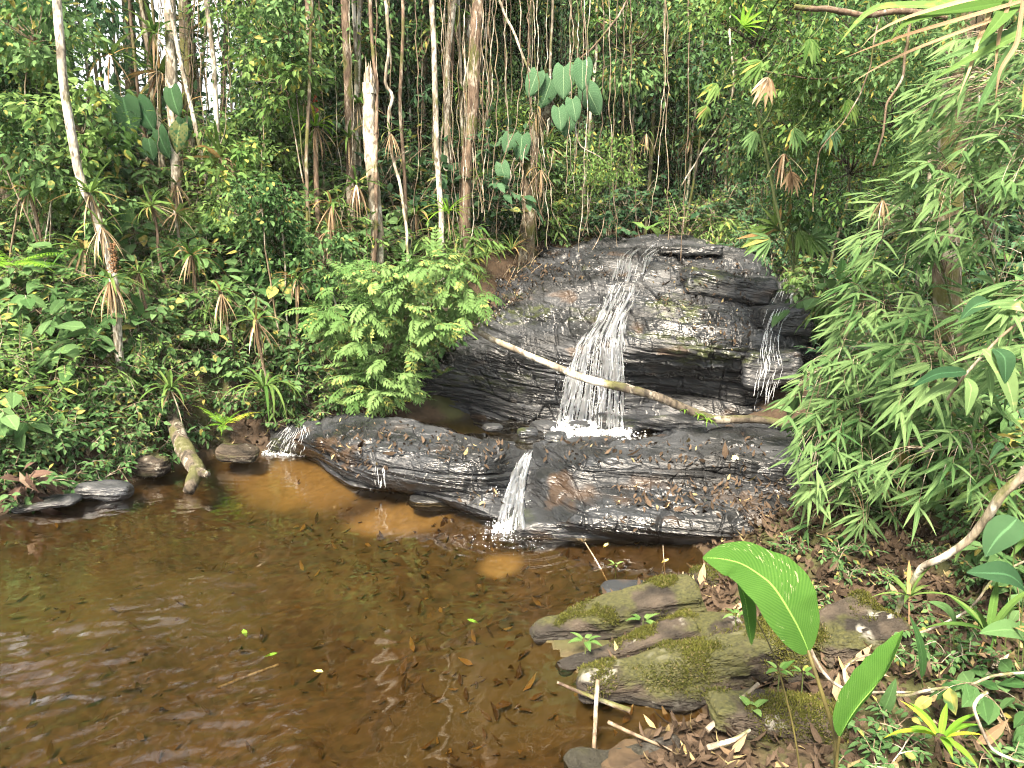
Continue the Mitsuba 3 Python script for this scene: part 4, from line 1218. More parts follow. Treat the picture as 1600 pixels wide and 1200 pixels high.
# understorey trees with crowns at eye level and above
UND = []
for _ in range(6000):
    if len(UND) >= 120:
        break
    D = rg.uniform(10.6, 19)
    px = rg.uniform(-60, 1500)
    x = (px - 800) / F * D
    if D < 11.8 and -1.2 < x < 4.2:
        continue
    z = gz(x, D)
    top = z + rg.uniform(1.6, 6.5)
    q = to_px(np.array([x, D, top]))
    if 50 < q[0] < 440 and q[1] < 200:
        continue
    if all((x - a) ** 2 + (D - b) ** 2 > 0.45 for a, b, *_ in UND):
        UND.append((x, D, z, top))
for i, (x, D, z, top) in enumerate(UND):
    k = thing('understorey_tree', 'small understorey tree with a loose leafy crown in the forest behind', 'tree', 'small understorey trees in the forest')
    P = wobble(np.array([x, D, z - .1]) + np.linspace(0, 1, 16)[:, None] * np.array([rg.normal(0, .2), rg.normal(0, .2), top - z]), 0.1, 0.5, 500 + i)
    part(k, 'trunk', tube(P, np.linspace(.028, .014, 16), 5), ['bark_dark', 'bark_moss', 'bark_pale'][i % 3])
    for j in range(1 + (top - z > 3)):
        for nm in ('branches', 'foliage'):
            pk = part_key(k, 'crown' if nm == 'foliage' else 'branch')
            pp = f'sapling{rg.integers(3)}' if rg.random() < .6 else f'crown{rg.integers(3)}'
            sc = rg.uniform(.7, 1.15)
            scene[pk] = {**protos[pp][nm], 'to_world': place(P[-1][0], P[-1][1], P[-1][2] - j * 1.5, rg.uniform(0, 360), sc)}
            labels[pk] = {'kind': 'stuff'}

# curtains of leafy vines
for i in range(70):
    D = rg.uniform(11.0, 17)
    px = rg.choice([rg.uniform(-40, 700), rg.uniform(700, 1420)], p=[.38, .62])
    x = (px - 800) / F * D
    z = gz(x, D) + rg.uniform(3.0, 6.2)
    q = to_px(np.array([x, D, z]))
    if 60 < q[0] < 430 and q[1] < 170:
        continue
    if D < 11.8 and -1.2 < x < 4.2:
        continue
    copy_thing('leafy_vine', f'curtain{rg.integers(3)}', place(x, D, z, rg.uniform(-40, 40), rg.uniform(.8, 1.25)), 'curtain of small leaved vines hanging in the forest behind', 'vine', 'leafy vines hanging in the forest')

# the wall of small leaves just behind the crest and over the side stream
for i in range(165):
    px, D = (rg.uniform(600, 1130), rg.uniform(11.2, 13.2)) if i < 50 else (rg.uniform(1080, 1460), rg.uniform(8.6, 12)) if i < 95 else (rg.uniform(430, 1180), rg.uniform(12.5, 15.5))
    x = (px - 800) / F * D
    py = rg.uniform(-60, 330)
    P = at(px, py, D)
    if P[2] < gz(P[0], D) + .6 or KEEP.distance(shapely.Point(P[0], P[1])) < .35:
        continue
    if rg.random() < .5:
        copy_thing('leafy_vine', f'curtain{rg.integers(3)}', place(*P, rg.uniform(-40, 40), rg.uniform(.5, .9)), 'curtain of small leaved vines hanging in the forest behind', 'vine', 'leafy vines hanging in the forest')
    else:
        k = thing('leafy_sapling', 'leafy spray of a sapling behind the rock face', 'sapling', 'leafy sapling sprays behind the rock face')
        j = rg.integers(3)
        for nm in ('branches', 'foliage'):
            pk = part_key(k, 'twig' if nm == 'branches' else 'foliage')
            dd = dict(protos[f'sapling{j}'][nm])
            if nm == 'foliage' and i % 2:
                dd['bsdf'] = {'type': 'ref', 'id': 'leaf_bright'}
            scene[pk] = {**dd, 'to_world': place(*P, rg.uniform(0, 360), rg.uniform(.5, .85))}
            labels[pk] = {'kind': 'stuff'}
        part(k, 'stem', tube(wobble(smooth_path([[P[0] + rg.normal(0, .4), D + .2, gz(P[0], D + .2) - .1], P], 10), .1, 1, 800 + i), np.linspace(.02, .010, 10), 4), 'bark_dark')

# far forest: one mass
n = 0
for i in range(330):
    D = rg.uniform(19, 34)
    px = rg.uniform(-120, 1720)
    x = (px - 800) / F * D
    z = gz(x, D) + rg.uniform(0, 11)
    q = to_px(np.array([x, D, z]))
    gap = (20 < q[0] < 470 and q[1] < 215) or (1225 < q[0] < 1265 and 170 < q[1] < 230) or (1340 < q[0] < 1400 and 180 < q[1] < 260) or (1030 < q[0] < 1075 and 120 < q[1] < 200)
    if gap:
        continue
    n += 1
    d = protos[f'crown{rg.integers(3)}']['foliage']
    scene[f'far_forest__{n:03d}'] = {**d, 'to_world': place(x, D, z, rg.uniform(0, 360), rg.uniform(1.1, 1.9))}
labels['far_forest'] = {'label': 'mass of distant forest leaves behind the trees', 'kind': 'stuff'}

# ------------------------------------------------------------------ falling water
def front(px, py):
    """Forward distance of the front rock surface behind many pixels."""
    q = np.stack([px, py], -1)
    d, i = _TREE.query(q, k=30)
    dep = _SP[i, 1]
    dep = np.where(d < 7, dep, 99)
    m = dep.min(1)
    return np.where(m > 50, _SP[i[:, 0], 1], m)


def at_many(px, py, D):
    x, y = (px - 800.0) / F, (600.0 - py) / F
    r = np.stack([x, CP + y * SP, -SP + y * CP], -1)
    return CAM + r * (D / r[:, 1])[:, None]


def streaks(rows, n, seed, r=(0.0025, 0.006), run=(0.25, 0.9), lift=0.03, wander=0.06, dens=None, settle=True):
    rows = np.array(rows, float)
    g = np.random.default_rng(seed)
    y0, y1 = rows[0, 0], rows[-1, 0]
    ms = []
    for s in range(n):
        u = g.random() if dens is None else dens(g)
        ln = (y1 - y0) * g.uniform(*run)
        a = g.uniform(y0 - 0.05 * ln, max(y0, y1 - ln * 0.6))
        b = min(y1, a + ln)
        a = max(y0, a)
        m = max(7, int((b - a) / 4))
        py = np.linspace(a, b, m)
        w = wander * (meshkit.fbm(np.stack([py * 0.014, py * 0 + s * 3.7, py * 0], -1), 3, seed) - 0.5) * 2
        uu = np.clip(u + w, -0.05, 1.05)
        L, R = np.interp(py, rows[:, 0], rows[:, 1]), np.interp(py, rows[:, 0], rows[:, 2])
        px = L + (R - L) * uu
        D = front(px, py)
        if settle:
            D = np.minimum.accumulate(D)
        D = np.convolve(np.pad(D, 2, mode='edge'), np.ones(5) / 5, 'valid') - lift * g.uniform(0.5, 1.6)
        P = at_many(px, py, D)
        t = np.linspace(0, 1, m)
        rad = g.uniform(*r) * (0.25 + np.sin(np.pi * np.clip(t * 0.9 + 0.06, 0, 1))) * (0.55 + 0.9 * meshkit.noise(np.stack([t * 9, t * 0 + s, t * 0], -1), seed))
        ms.append(tube(P, rad, 4, closed=False))
    return merge(ms)


ICO = trimesh.creation.icosphere(subdivisions=1)
ICO_M = (np.array(ICO.vertices), np.array(ICO.faces), np.array(ICO.vertices)[:, :2])


def drops(pos, r, g, squash=1.0):
    V = ICO_M[0] * [1, 1, squash]
    return batch((V, ICO_M[1], ICO_M[2]), pos, g.normal(0, 1, (len(pos), 3)) * [1, 1, 0.15], np.tile([0, 0, 1.0], (len(pos), 1)), r, g)


def foam(px0, px1, py0, py1, z, n, seed, r=(0.006, 0.028), spread=0.0):
    g = np.random.default_rng(seed)
    c = [onz(x, y, z) for x, y in zip(g.uniform(px0, px1, n), g.uniform(py0, py1, n))]
    c = np.array(c) + np.abs(g.normal(0, 1, (n, 1))) * [0, 0, spread]
    return drops(c, g.uniform(*r, n) * g.uniform(0.4, 1, n), g, 0.7)


def spray(px0, px1, py0, py1, D, n, seed, r=0.005):
    g = np.random.default_rng(seed)
    px, py = g.uniform(px0, px1, n), g.uniform(py0, py1, n)
    return drops(at_many(px, py, D + g.normal(0, 0.06, n)), r * g.uniform(0.4, 1.2, n), g)


def two_lobes(g):
    return np.clip(g.normal(0.25, 0.16), 0, 1) if g.random() < 0.45 else np.clip(g.normal(0.78, 0.13), 0, 1)


def veil(k, rows, n, seed, **kw):
    part(k, 'veil', streaks(rows, n, seed, (.007, .016), **kw), 'veil_water', stuff=True)


k = thing('waterfall', 'main white waterfall running down the middle of the dark rock face', 'waterfall')
part(k, 'cascade', streaks([(436, 960, 1004), (455, 948, 1002), (472, 944, 992), (500, 934, 978)], 55, 1, (.0012, .0030), (.08, .35), .025, .10), 'white_water', stuff=True)
part(k, 'cascade', streaks([(478, 940, 985), (500, 932, 977), (520, 915, 973), (542, 900, 973), (565, 892, 975)], 150, 2, (.0011, .0028), (.06, .30), .025, .1, two_lobes), 'white_water', stuff=True)
part(k, 'strand', streaks([(535, 902, 973), (560, 893, 975), (600, 882, 976), (640, 874, 975), (672, 866, 978)], 220, 3, (.0010, .0024), (.06, .35), .03, .05), 'white_water', stuff=True)
part(k, 'trickle', streaks([(380, 985, 1045), (400, 964, 1018), (420, 960, 1012), (440, 956, 1006)], 20, 4, (.001, .002), (.15, .4), .012, .1), 'white_water', stuff=True)
veil(k, [(436, 960, 1004), (455, 948, 1002), (500, 932, 977), (520, 915, 973), (542, 900, 973), (565, 892, 975)], 32, 41, run=(.1, .4), lift=.02, wander=.1, dens=two_lobes)
veil(k, [(535, 902, 973), (560, 893, 975), (600, 882, 976), (640, 874, 975), (672, 866, 978)], 60, 42, run=(.2, .6), lift=.03, wander=.05)
veil(k, [(380, 985, 1045), (400, 964, 1018), (420, 960, 1012), (440, 956, 1006)], 14, 43, run=(.2, .6), lift=.008, wander=.15)
part(k, 'foam', merge([foam(862, 985, 662, 684, .285, 900, 5, (.008, .030), .02), foam(850, 1010, 660, 690, .28, 300, 6, (.004, .015), .01)]), 'white_water', stuff=True)
part(k, 'droplet', merge([spray(866, 980, 560, 670, 7.15, 420, 7), spray(895, 980, 470, 560, 7.6, 160, 8, .0045)]), 'white_water', stuff=True)
k = thing('waterfall', 'narrow white spout where the ledge empties into the brown pool', 'waterfall')
part(k, 'strand', streaks([(704, 822, 836), (722, 808, 828), (745, 800, 821), (770, 791, 818), (800, 783, 816), (828, 775, 818)], 130, 11, (.0012, .0032), (.06, .25), .022, .12), 'white_water', stuff=True)
veil(k, [(704, 822, 836), (722, 808, 828), (745, 800, 821), (770, 791, 818), (800, 783, 816), (828, 775, 818)], 40, 44, run=(.15, .5), lift=.02, wander=.12)
part(k, 'foam', merge([foam(770, 822, 818, 834, .005, 260, 12, (.004, .018), .012), foam(755, 835, 812, 845, .004, 140, 13, (.003, .009)), foam(735, 850, 822, 858, .002, 110, 15, (.002, .006))]), 'white_water', stuff=True)
part(k, 'droplet', spray(765, 830, 760, 830, 5.2, 90, 14, .004), 'white_water', stuff=True)
k = thing('waterfall', 'small lacy spout at the far end of the ledge beside the drooping strap plant', 'waterfall')
part(k, 'strand', streaks([(664, 448, 480), (678, 434, 481), (696, 420, 474), (712, 413, 470)], 70, 21, (.0012, .0030), (.08, .3), .02, .4), 'white_water', stuff=True)
part(k, 'foam', foam(408, 476, 706, 714, .004, 180, 22, (.005, .016), .01), 'white_water', stuff=True)
k = thing('waterfall', 'upper step of the side stream by the bamboo', 'waterfall')
part(k, 'strand', streaks([(415, 1228, 1244), (430, 1226, 1246), (445, 1222, 1250), (460, 1212, 1254), (476, 1204, 1258)], 46, 31, (.0014, .0036), (.08, .35), .03, .2), 'white_water', stuff=True)
k = thing('waterfall', 'lower step of the side stream half hidden by bamboo leaves', 'waterfall')
part(k, 'strand', streaks([(480, 1200, 1240), (505, 1193, 1222), (530, 1189, 1216), (552, 1184, 1218), (575, 1186, 1222), (600, 1178, 1214), (640, 1170, 1206)], 80, 32, (.0014, .0036), (.05, .2), .03, .2), 'white_water', stuff=True)
k = thing('waterfall', 'thin trickle down the dark end of the ledge into the pool', 'waterfall')
part(k, 'strand', streaks([(728, 584, 604), (745, 582, 606), (762, 580, 610)], 16, 33, (.0015, .003), (.2, .5), .015, .3), 'white_water', stuff=True)

# ------------------------------------------------------------------ leaves as parts
def leaf_variants(tmpl, mat, rng, n=8, smooth=True):
    out = []
    for j in range(n):
        U = tmpl[2].copy()
        U[:, 0] += rng.integers(0, 180)
        out.append(mikit.ply((tmpl[0], tmpl[1]), mat, smooth=smooth, uv=U))
    return out


def add_leaves(k, name, variants, pos, dirs, ups, sc, rng, limit=300):
    R = basis(np.asarray(dirs, float), np.asarray(ups, float))
    for i in range(min(limit, len(pos))):
        M = np.eye(4)
        M[:3, :3] = R[i] * sc[i]
        M[:3, 3] = pos[i]
        scene[part_key(k, name)] = {**variants[rng.integers(len(variants))], 'to_world': T(M.tolist())}


def sample_poly(poly, n, rng):
    P = Polygon(poly)
    x0, y0, x1, y1 = P.bounds
    out = []
    while len(out) < n:
        x, y = rng.uniform(x0, x1), rng.uniform(y0, y1)
        if P.contains(shapely.Point(x, y)):
            out.append((x, y))
    return np.array(out)


r4 = np.random.default_rng(44)

# the feathery shrub that hangs over the left of the rock
LFT = leaf(0.072, 0.030, 2, 0.15, 0.3)
PIN = compound(6, 0.27, LFT, ang=1.05, start=0.22, curl=0.5, taper=lambda t: 0.75 + 0.5 * math.sin(math.pi * t), rib=0.003, seed=2)
POLY = [(470, 470), (520, 430), (575, 410), (640, 405), (700, 400), (755, 412), (762, 445), (735, 478), (715, 500), (690, 515), (655, 530), (640, 555), (655, 590), (655, 608), (620, 628), (560, 632), (540, 605), (556, 550), (500, 520)]
k = thing('pinnate_shrub', 'feathery light green shrub hanging over the left edge of the rock face', 'shrub')
base = at(600, 640, 7.5)
base[2] = gz(base[0], base[1]) - .05
q = sample_poly(POLY, 840, r4)
q = q[meshkit.noise(np.stack([q[:, 0] / 34, q[:, 1] / 22, q[:, 0] * 0], -1), 3) > .44]
D = r4.uniform(6.75, 7.45, len(q)) + .25 * (q[:, 0] < 560)
P = at_many(q[:, 0], q[:, 1], D)
hubs = P[r4.choice(len(P), 26, replace=False)]
ms = []
for j, h in enumerate(hubs):
    c = np.array([base, base * .55 + h * .45 + [r4.normal(0, .1), .12, .25], h + [0, .1, 0]])
    ms.append(tube(wobble(smooth_path(c, 14), .03, 2, j), np.linspace(.013, .004, 14), 4))
part(k, 'stem', merge(ms), 'twig')
near = np.argmin(((P[:, None] - hubs[None]) ** 2).sum(-1), 1)
d = nrm((P - hubs[near]) * [1.2, 1.2, .5] + r4.normal(0, .22, P.shape) * [1, 1, .6] + [0.05, -.16, -.02])
u = np.array([0, -.30, 1.0]) + r4.normal(0, .28, P.shape)
o = np.argsort(D)
add_leaves(k, 'leaf', leaf_variants(PIN, 'leaf_feather', r4, smooth=False), P[o], d[o], u[o], r4.uniform(.7, 1.15, len(P)), r4)
rest = o[300:]
part(k, 'foliage', batch(PIN, P[rest], d[rest], u[rest], r4.uniform(.7, 1.1, len(rest)), r4), 'leaf_feather', False, stuff=True)
thin_leaf('leaf_feather', leaf_color((0.072, 0.148, 0.044), (0.170, 0.265, 0.098), (0.30, 0.33, 0.10), 0.985, 2.0, 0.3), rough=0.36)

# ------------------------------------------------------------------ bamboo over the right bank
BL = leaf(1.0, 0.118, 5, 0.16, 0.55, shape='lance')
BV = leaf_variants(BL, 'leaf_bamboo', r4, 14, smooth=False)
BAM = [  # culm: foot (px, py, D) and its bends; then the region of its sprays and how many
    ('bamboo arching lowest, its sprays over the end of the ledge', [(1420, 860, 4.6), (1395, 700, 4.5), (1330, 660, 4.4), (1235, 690, 4.4)], [(1175, 640), (1260, 610), (1340, 640), (1340, 740), (1260, 790), (1205, 770), (1190, 700)], (3.9, 4.7), 60),
    ('bamboo reaching furthest toward the fallen branch', [(1440, 820, 4.7), (1420, 640, 4.6), (1340, 570, 4.5), (1230, 600, 4.5)], [(1180, 620), (1215, 560), (1290, 520), (1370, 560), (1370, 640), (1280, 680), (1195, 690)], (4.0, 4.9), 64),
    ('bamboo spreading in front of the side stream', [(1470, 800, 4.8), (1450, 600, 4.7), (1380, 480, 4.6), (1290, 470, 4.6)], [(1235, 520), (1260, 440), (1320, 390), (1420, 420), (1420, 520), (1330, 580), (1250, 580)], (4.1, 5.0), 62),
    ('bamboo with bright leaf tips near the hanging dead bromeliad', [(1500, 780, 4.8), (1490, 500, 4.7), (1420, 350, 4.6), (1320, 330, 4.6)], [(1285, 370), (1290, 300), (1360, 270), (1440, 290), (1450, 380), (1380, 420), (1300, 420)], (4.1, 5.0), 62),
    ('tall bamboo crossing the mossy trunk', [(1560, 760, 4.4), (1560, 450, 4.3), (1500, 290, 4.2), (1420, 260, 4.2)], [(1400, 290), (1430, 225), (1520, 210), (1600, 240), (1600, 380), (1500, 420), (1420, 380)], (3.6, 4.5), 60),
    ('bamboo in the middle of the thicket with long dark leaves', [(1540, 820, 4.2), (1520, 650, 4.1), (1470, 560, 4.0), (1400, 560, 4.0)], [(1360, 560), (1400, 480), (1500, 450), (1560, 520), (1540, 640), (1440, 680), (1370, 650)], (3.5, 4.4), 60),
    ('bamboo drooping over the crooked grey branch', [(1580, 860, 3.6), (1560, 760, 3.5), (1500, 700, 3.5), (1420, 720, 3.6)], [(1330, 700), (1420, 650), (1530, 660), (1600, 700), (1560, 780), (1440, 800), (1350, 780)], (3.1, 4.2), 52),
    ('bamboo entering at the right edge with big pale leaves', [(1660, 800, 3.2), (1650, 560, 3.1), (1610, 460, 3.1), (1550, 460, 3.2)], [(1500, 480), (1560, 420), (1640, 420), (1640, 600), (1560, 620), (1510, 560)], (2.9, 3.6), 40),
    ('bamboo filling the upper right above the mossy trunk', [(1640, 700, 4.0), (1640, 350, 3.9), (1600, 200, 3.8), (1520, 170, 3.8)], [(1460, 200), (1500, 130), (1640, 120), (1640, 300), (1540, 300), (1470, 260)], (3.4, 4.3), 44),
    ('bamboo hanging in front of the pale upper part of the mossy trunk', [(1660, 600, 4.3), (1640, 250, 4.2), (1560, 130, 4.1), (1490, 140, 4.1)], [(1400, 130), (1470, 90), (1560, 110), (1560, 260), (1490, 330), (1420, 300), (1390, 200)], (3.9, 4.6), 58),
    ('bamboo sprays in the top right behind the strap leaves', [(1700, 500, 4.0), (1680, 150, 3.9), (1620, 60, 3.8), (1560, 60, 3.8)], [(1440, 60), (1540, 30), (1640, 40), (1640, 180), (1540, 170), (1460, 130)], (3.5, 4.4), 46),
    ('bamboo with dry straw coloured stems low by the pool end', [(1410, 900, 4.3), (1390, 800, 4.25), (1340, 770, 4.2), (1270, 800, 4.2)], [(1215, 770), (1290, 730), (1380, 740), (1400, 800), (1320, 840), (1240, 830)], (3.9, 4.5), 40),
]
for bi, (lab, cul, reg, (d0, d1), n) in enumerate(BAM):
    k = thing('bamboo', lab, 'bamboo', 'bamboo over the right bank')
    C = [at(*c) for c in cul]
    C = [np.array([C[0][0], C[0][1], gz(C[0][0], C[0][1]) - .1])] + C
    C = wobble(smooth_path(C, 30), .02, 2, 700 + bi)
    part(k, 'culm', tube(C, np.linspace(.012, .004, 30), 6), 'stem_green')
    q = sample_poly(reg, n, r4) + [48 if bi < 4 else 20, 0]
    D = r4.uniform(d0, d1, n)
    n = int(n * 1.0)
    tips = at_many(q[:, 0], q[:, 1], D)
    tw, P_, d_, u_, s_ = [], [], [], [], []
    for tpt in tips:
        j = np.argmin(((C - tpt) ** 2).sum(1) + np.where(np.arange(30) < 8, 9, 0))
        j = max(6, j - 3)
        mid = (C[j] + tpt) / 2 + [0, 0, .05]
        Q = smooth_path([C[j], mid, tpt], 9)
        tw.append(tube(Q, np.linspace(.0035, .0015, 9), 3, closed=False))
        td = nrm(tpt - mid)
        for leafi in range(r4.integers(4, 8)):
            a = (leafi - 2.2) * 0.38 + r4.normal(0, .12)
            side = nrm(np.cross(td, [0, 0, 1.0]))
            dd = nrm(nrm(td * [1, 1, .35] + [-.55, -.25, .05]) * math.cos(a) + side * math.sin(a) + [0, 0, r4.normal(-.12, .24)])
            P_.append(tpt - td * .02 * leafi); d_.append(dd)
            u_.append(np.array([r4.normal(0, .4), r4.normal(-.55, .35), 1.0])); s_.append(r4.uniform(.12, .24) * (1.15 if bi in (7, 5) else .92))
    part(k, 'twig', merge(tw), 'twig', stuff=True)
    o = r4.permutation(len(P_))
    P_, d_, u_, s_ = (np.array(x)[o] for x in (P_, d_, u_, s_))
    add_leaves(k, 'leaf', BV, P_, d_, u_, s_, r4, 300)

# ------------------------------------------------------------------ broad blades along given ribs
def blade(ribs, W, up, n=16, shape='ovate', fold=0.1, cross=6, wave=0.0, id_=0, wleft=1.0, wright=1.0):
    """A leaf blade along a rib path: width W, facing 'up'."""
    P = smooth_path(ribs, n + 1)
    t = np.linspace(0, 1, n + 1)
    w = {'ovate': np.sin(np.pi * t ** 0.8) ** 0.75, 'strap': np.clip(1.1 - t ** 3 * 1.1, 0, 1) * np.clip(.55 + t * 2, 0, 1), 'lance': np.sin(np.pi * t ** 0.65) ** .8}[shape] * W / 2
    w = np.maximum(w, W * .012)
    tg = nrm(np.gradient(P, axis=0))
    side = nrm(np.cross(tg, np.asarray(up, float)))
    nz = np.cross(side, tg)
    c = np.linspace(-1, 1, cross + 1)
    V, U = [], []
    for i in range(n + 1):
        for x in c:
            ww = w[i] * (wleft if x < 0 else wright)
            V.append(P[i] + side[i] * x * ww * math.cos(fold) + nz[i] * (abs(x) * ww * math.sin(fold) + wave * ww * math.sin(t[i] * 40 + x * 3) * abs(x)))
            U.append((id_ + .5 + .45 * x, t[i]))
    a, b = np.meshgrid(np.arange(n), np.arange(cross), indexing='ij')
    q = np.stack([a * (cross + 1) + b, a * (cross + 1) + b + 1, (a + 1) * (cross + 1) + b + 1, (a + 1) * (cross + 1) + b], -1).reshape(-1, 4)
    return np.array(V), np.vstack([q[:, [0, 1, 2]], q[:, [0, 2, 3]]]), np.array(U)


# the tall plant with one great ribbed leaf in front of the near shore
k = thing('large_leaf_plant', 'tall plant with one huge ribbed green leaf arching over the mossy boulders', 'plant')
part(k, 'leaf', blade([at(1264, 1020, 2.05), at(1236, 960, 2.06), at(1196, 905, 2.12), at(1150, 878, 2.20), at(1098, 872, 2.26)], .235, (.35, -.75, .55), 40, fold=.16, cross=12, wave=.018, wleft=.95, wright=1.05), 'leaf_big', label='huge ribbed green leaf with pale insect scars')
part(k, 'leaf', blade([at(1312, 1152, 1.92), at(1340, 1105, 1.93), at(1385, 1050, 1.98), at(1412, 985, 2.06)], .15, (-.95, -.5, .1), 30, fold=1.05, cross=10, wave=.05), 'leaf_big', label='folded leaf with a pale brown edge')
part(k, 'leaf', blade([at(1152, 905, 2.32), at(1165, 940, 2.30), at(1170, 975, 2.28), at(1174, 1008, 2.27)], .060, (.3, -1, .2), 20, fold=.5, cross=6), 'leaf_big', label='small folded leaf hanging behind the huge leaf')
foot = at(1312, 1215, 1.95)
foot[2] = min(foot[2], gz(foot[0], foot[1])) - .03
part(k, 'stem', tube(smooth_path([foot, at(1306, 1165, 1.98), at(1288, 1095, 2.0), at(1262, 1016, 2.05)], 22), np.linspace(.009, .0055, 22), 8), 'stem_dark')
part(k, 'stem', tube(smooth_path([foot, at(1308, 1180, 1.94), at(1312, 1150, 1.92)], 10), np.linspace(.007, .004, 10), 7), 'stem_dark')
part(k, 'stem', tube(smooth_path([foot + [0, .25, 0], at(1215, 1040, 2.25), at(1165, 935, 2.33), at(1150, 903, 2.32)], 18), np.linspace(.004, .002, 18), 5), 'stem_dark')
solid('stem_dark', lambda p, n, uv: mix((0.035, 0.030, 0.012), (0.110, 0.095, 0.030), noise(p.x * 60, p.y * 60, p.z * 14)), 0.5)

# ------------------------------------------------------------------ log, fallen branch, sticks
k = thing('mossy_log', 'short mossy log slanting down into the pool at the left bank', 'log')
Q = wobble(smooth_path([at(256, 596, 7.0), at(268, 648, 6.8), at(282, 688, 6.5), at(298, 718, 6.2), at(308, 738, 6.05), at(294, 768, 5.85)], 44), .012, 4, 5)
part(k, 'trunk', bark_tube(Q, np.interp(np.linspace(0, 1, 44), [0, .3, .7, .85, 1], [.062, .066, .078, .070, .045]), 11, 16, .16), 'bark_log')
part(k, 'stub', bark_tube(smooth_path([at(304, 728, 6.15), at(314, 738, 6.0), at(324, 741, 5.9)], 10), np.linspace(.058, .028, 10), 12, 10, .16), 'bark_log')
k = thing('fallen_branch', 'long bare fallen branch leaning across the waterfall from the feathery shrub', 'branch')
Q = wobble(smooth_path([at(690, 478, 7.55), at(722, 503, 7.45), at(770, 530, 7.3), at(815, 550, 7.15), at(868, 573, 6.95), at(900, 587, 6.85), at(950, 600, 6.7), at(1010, 615, 6.55), at(1075, 640, 6.42), at(1120, 655, 6.35), at(1180, 655, 6.3), at(1240, 668, 6.2)], 90), .014, 3, 8)
part(k, 'limb', bark_tube(Q[:50], np.linspace(.024, .040, 50), 21, 12, .24), 'bark_pale')
part(k, 'limb', bark_tube(Q[49:], np.linspace(.040, .034, 41), 22, 10, .22), 'bark_log', label='mossy lower end')
solid('bark_log', bark((0.028, 0.023, 0.017), (0.105, 0.086, 0.064), (0.27, 0.25, 0.21), 0.16, 0.17, (0.060, 0.064, 0.018)), 0.85, bark_bump)
part(k, 'twig', tube(smooth_path([Q[10], at(752, 506, 7.3), at(745, 496, 7.28)], 7), np.linspace(.012, .007, 7), 6), 'bark_pale')
for i, (px, py, D, s) in enumerate([(1105, 655, 6.3, .9), (1092, 648, 6.33, .6), (1070, 640, 6.4, .4)]):
    kk = thing('fern', ['small yellow green fern growing on the mossy end of the fallen branch', 'smaller fern next to the yellow green one on the fallen branch', 'tiny fern sprig highest on the fallen branch'][i], 'fern')
    P = at(px, py, D)
    for m in rosette(900 + i, 9, .14 * s, .012, (-.2, .9), 1.2, 5):
        part(kk, 'leaf', moved(m, None, 1, P), 'leaf_lime', False)


def stick(pts, r0, r1, mat, label, cat='stick', group=None, n=20, seed=0, sides=6, name='stick', wob=.006):
    Q = wobble(smooth_path(pts, n), wob, 4, seed)
    return solo(name, bark_tube(Q, np.linspace(r0, r1, n), seed, sides, .1), mat, label, cat, group)


stick([at(934, 1062, 2.78), at(930, 1130, 2.68), onz(926, 1215, -.05)], .0095, .008, 'twig', 'straight brown stick standing in the water by the bottom edge of the photo', seed=1)
stick([at(914, 848, 4.5), at(936, 885, 4.35), at(959, 932, 4.15)], .004, .005, 'twig', 'thin twig leaning over the pool above the upper mossy slab', seed=2)
stick([at(1036, 853, 4.5), at(1038, 885, 4.4), at(1041, 918, 4.3)], .003, .004, 'twig', 'thin upright twig at the pool end, first from the ledge', seed=3)
stick([at(1082, 888, 4.2), at(1075, 905, 4.2), at(1066, 934, 4.2)], .003, .004, 'twig', 'short twig leaning on the small round mossy rock', seed=4)
stick([at(870, 1066, 2.9), at(920, 1086, 2.86), at(985, 1110, 2.8)], .006, .012, 'bark_brown', 'reddish strip of bark half in the water under the largest mossy boulder', seed=5)
stick([at(950, 1128, 2.7), at(1000, 1152, 2.62), at(1060, 1178, 2.55)], .008, .005, 'twig', 'brown stick lying in the litter below the largest mossy boulder', seed=6)
stick([onz(340, 1075, -.2), onz(390, 1055, -.2), onz(435, 1038, -.2)], .008, .006, 'twig', 'straight stick lying on the bed of the pool', seed=7)
stick([at(1630, 700, 2.75), at(1600, 738, 2.8), at(1566, 772, 2.85), at(1520, 838, 2.95), at(1482, 868, 3.0), at(1440, 888, 3.1), at(1425, 912, 3.15), at(1398, 965, 3.2), at(1392, 1000, 3.2)], .022, .010, 'bark_pale', 'crooked pale branch rising from the near bank to the right edge of the photo', 'branch', seed=8, n=60, name='crooked_branch', sides=9, wob=.012)
stick([at(1105, 1142, 2.6), at(1140, 1110, 2.66), at(1185, 1068, 2.75)], .012, .008, 'bark_pale', 'pale splinter of wood leaning on the low mossy rock', seed=9)
stick([at(1105, 1168, 2.5), at(1140, 1158, 2.5), at(1172, 1140, 2.52)], .012, .006, 'bark_pale', 'short pale splinter in the litter at the bottom of the photo', seed=10)
VINES = [
    ([(1270, 1015, 2.6), (1310, 1070, 2.6), (1400, 1080, 2.65), (1500, 1078, 2.7), (1610, 1068, 2.75)], 'long pale root crossing the litter behind the tall leaf stem'),
    ([(1330, 1090, 2.5), (1320, 1050, 2.6), (1345, 1025, 2.7), (1375, 1025, 2.75)], 'looped thin root beside the folded leaf'),
    ([(1400, 1085, 2.4), (1500, 1075, 2.5), (1560, 1055, 2.5), (1620, 1050, 2.5)], 'upper of two pale roots at the right edge of the near bank'),
    ([(1540, 1080, 2.3), (1520, 1110, 2.25), (1545, 1165, 2.2), (1600, 1190, 2.2)], 'curved pale root near the bottom right corner'),
    ([(1430, 990, 3.0), (1500, 960, 3.0), (1560, 900, 3.05), (1620, 870, 3.1)], 'thin vine rising under the crooked pale branch'),
    ([(1300, 850, 4.2), (1280, 900, 4.1), (1310, 960, 4.0), (1330, 985, 3.9)], 'thin bent stem hanging in front of the dark grey stone'),
]
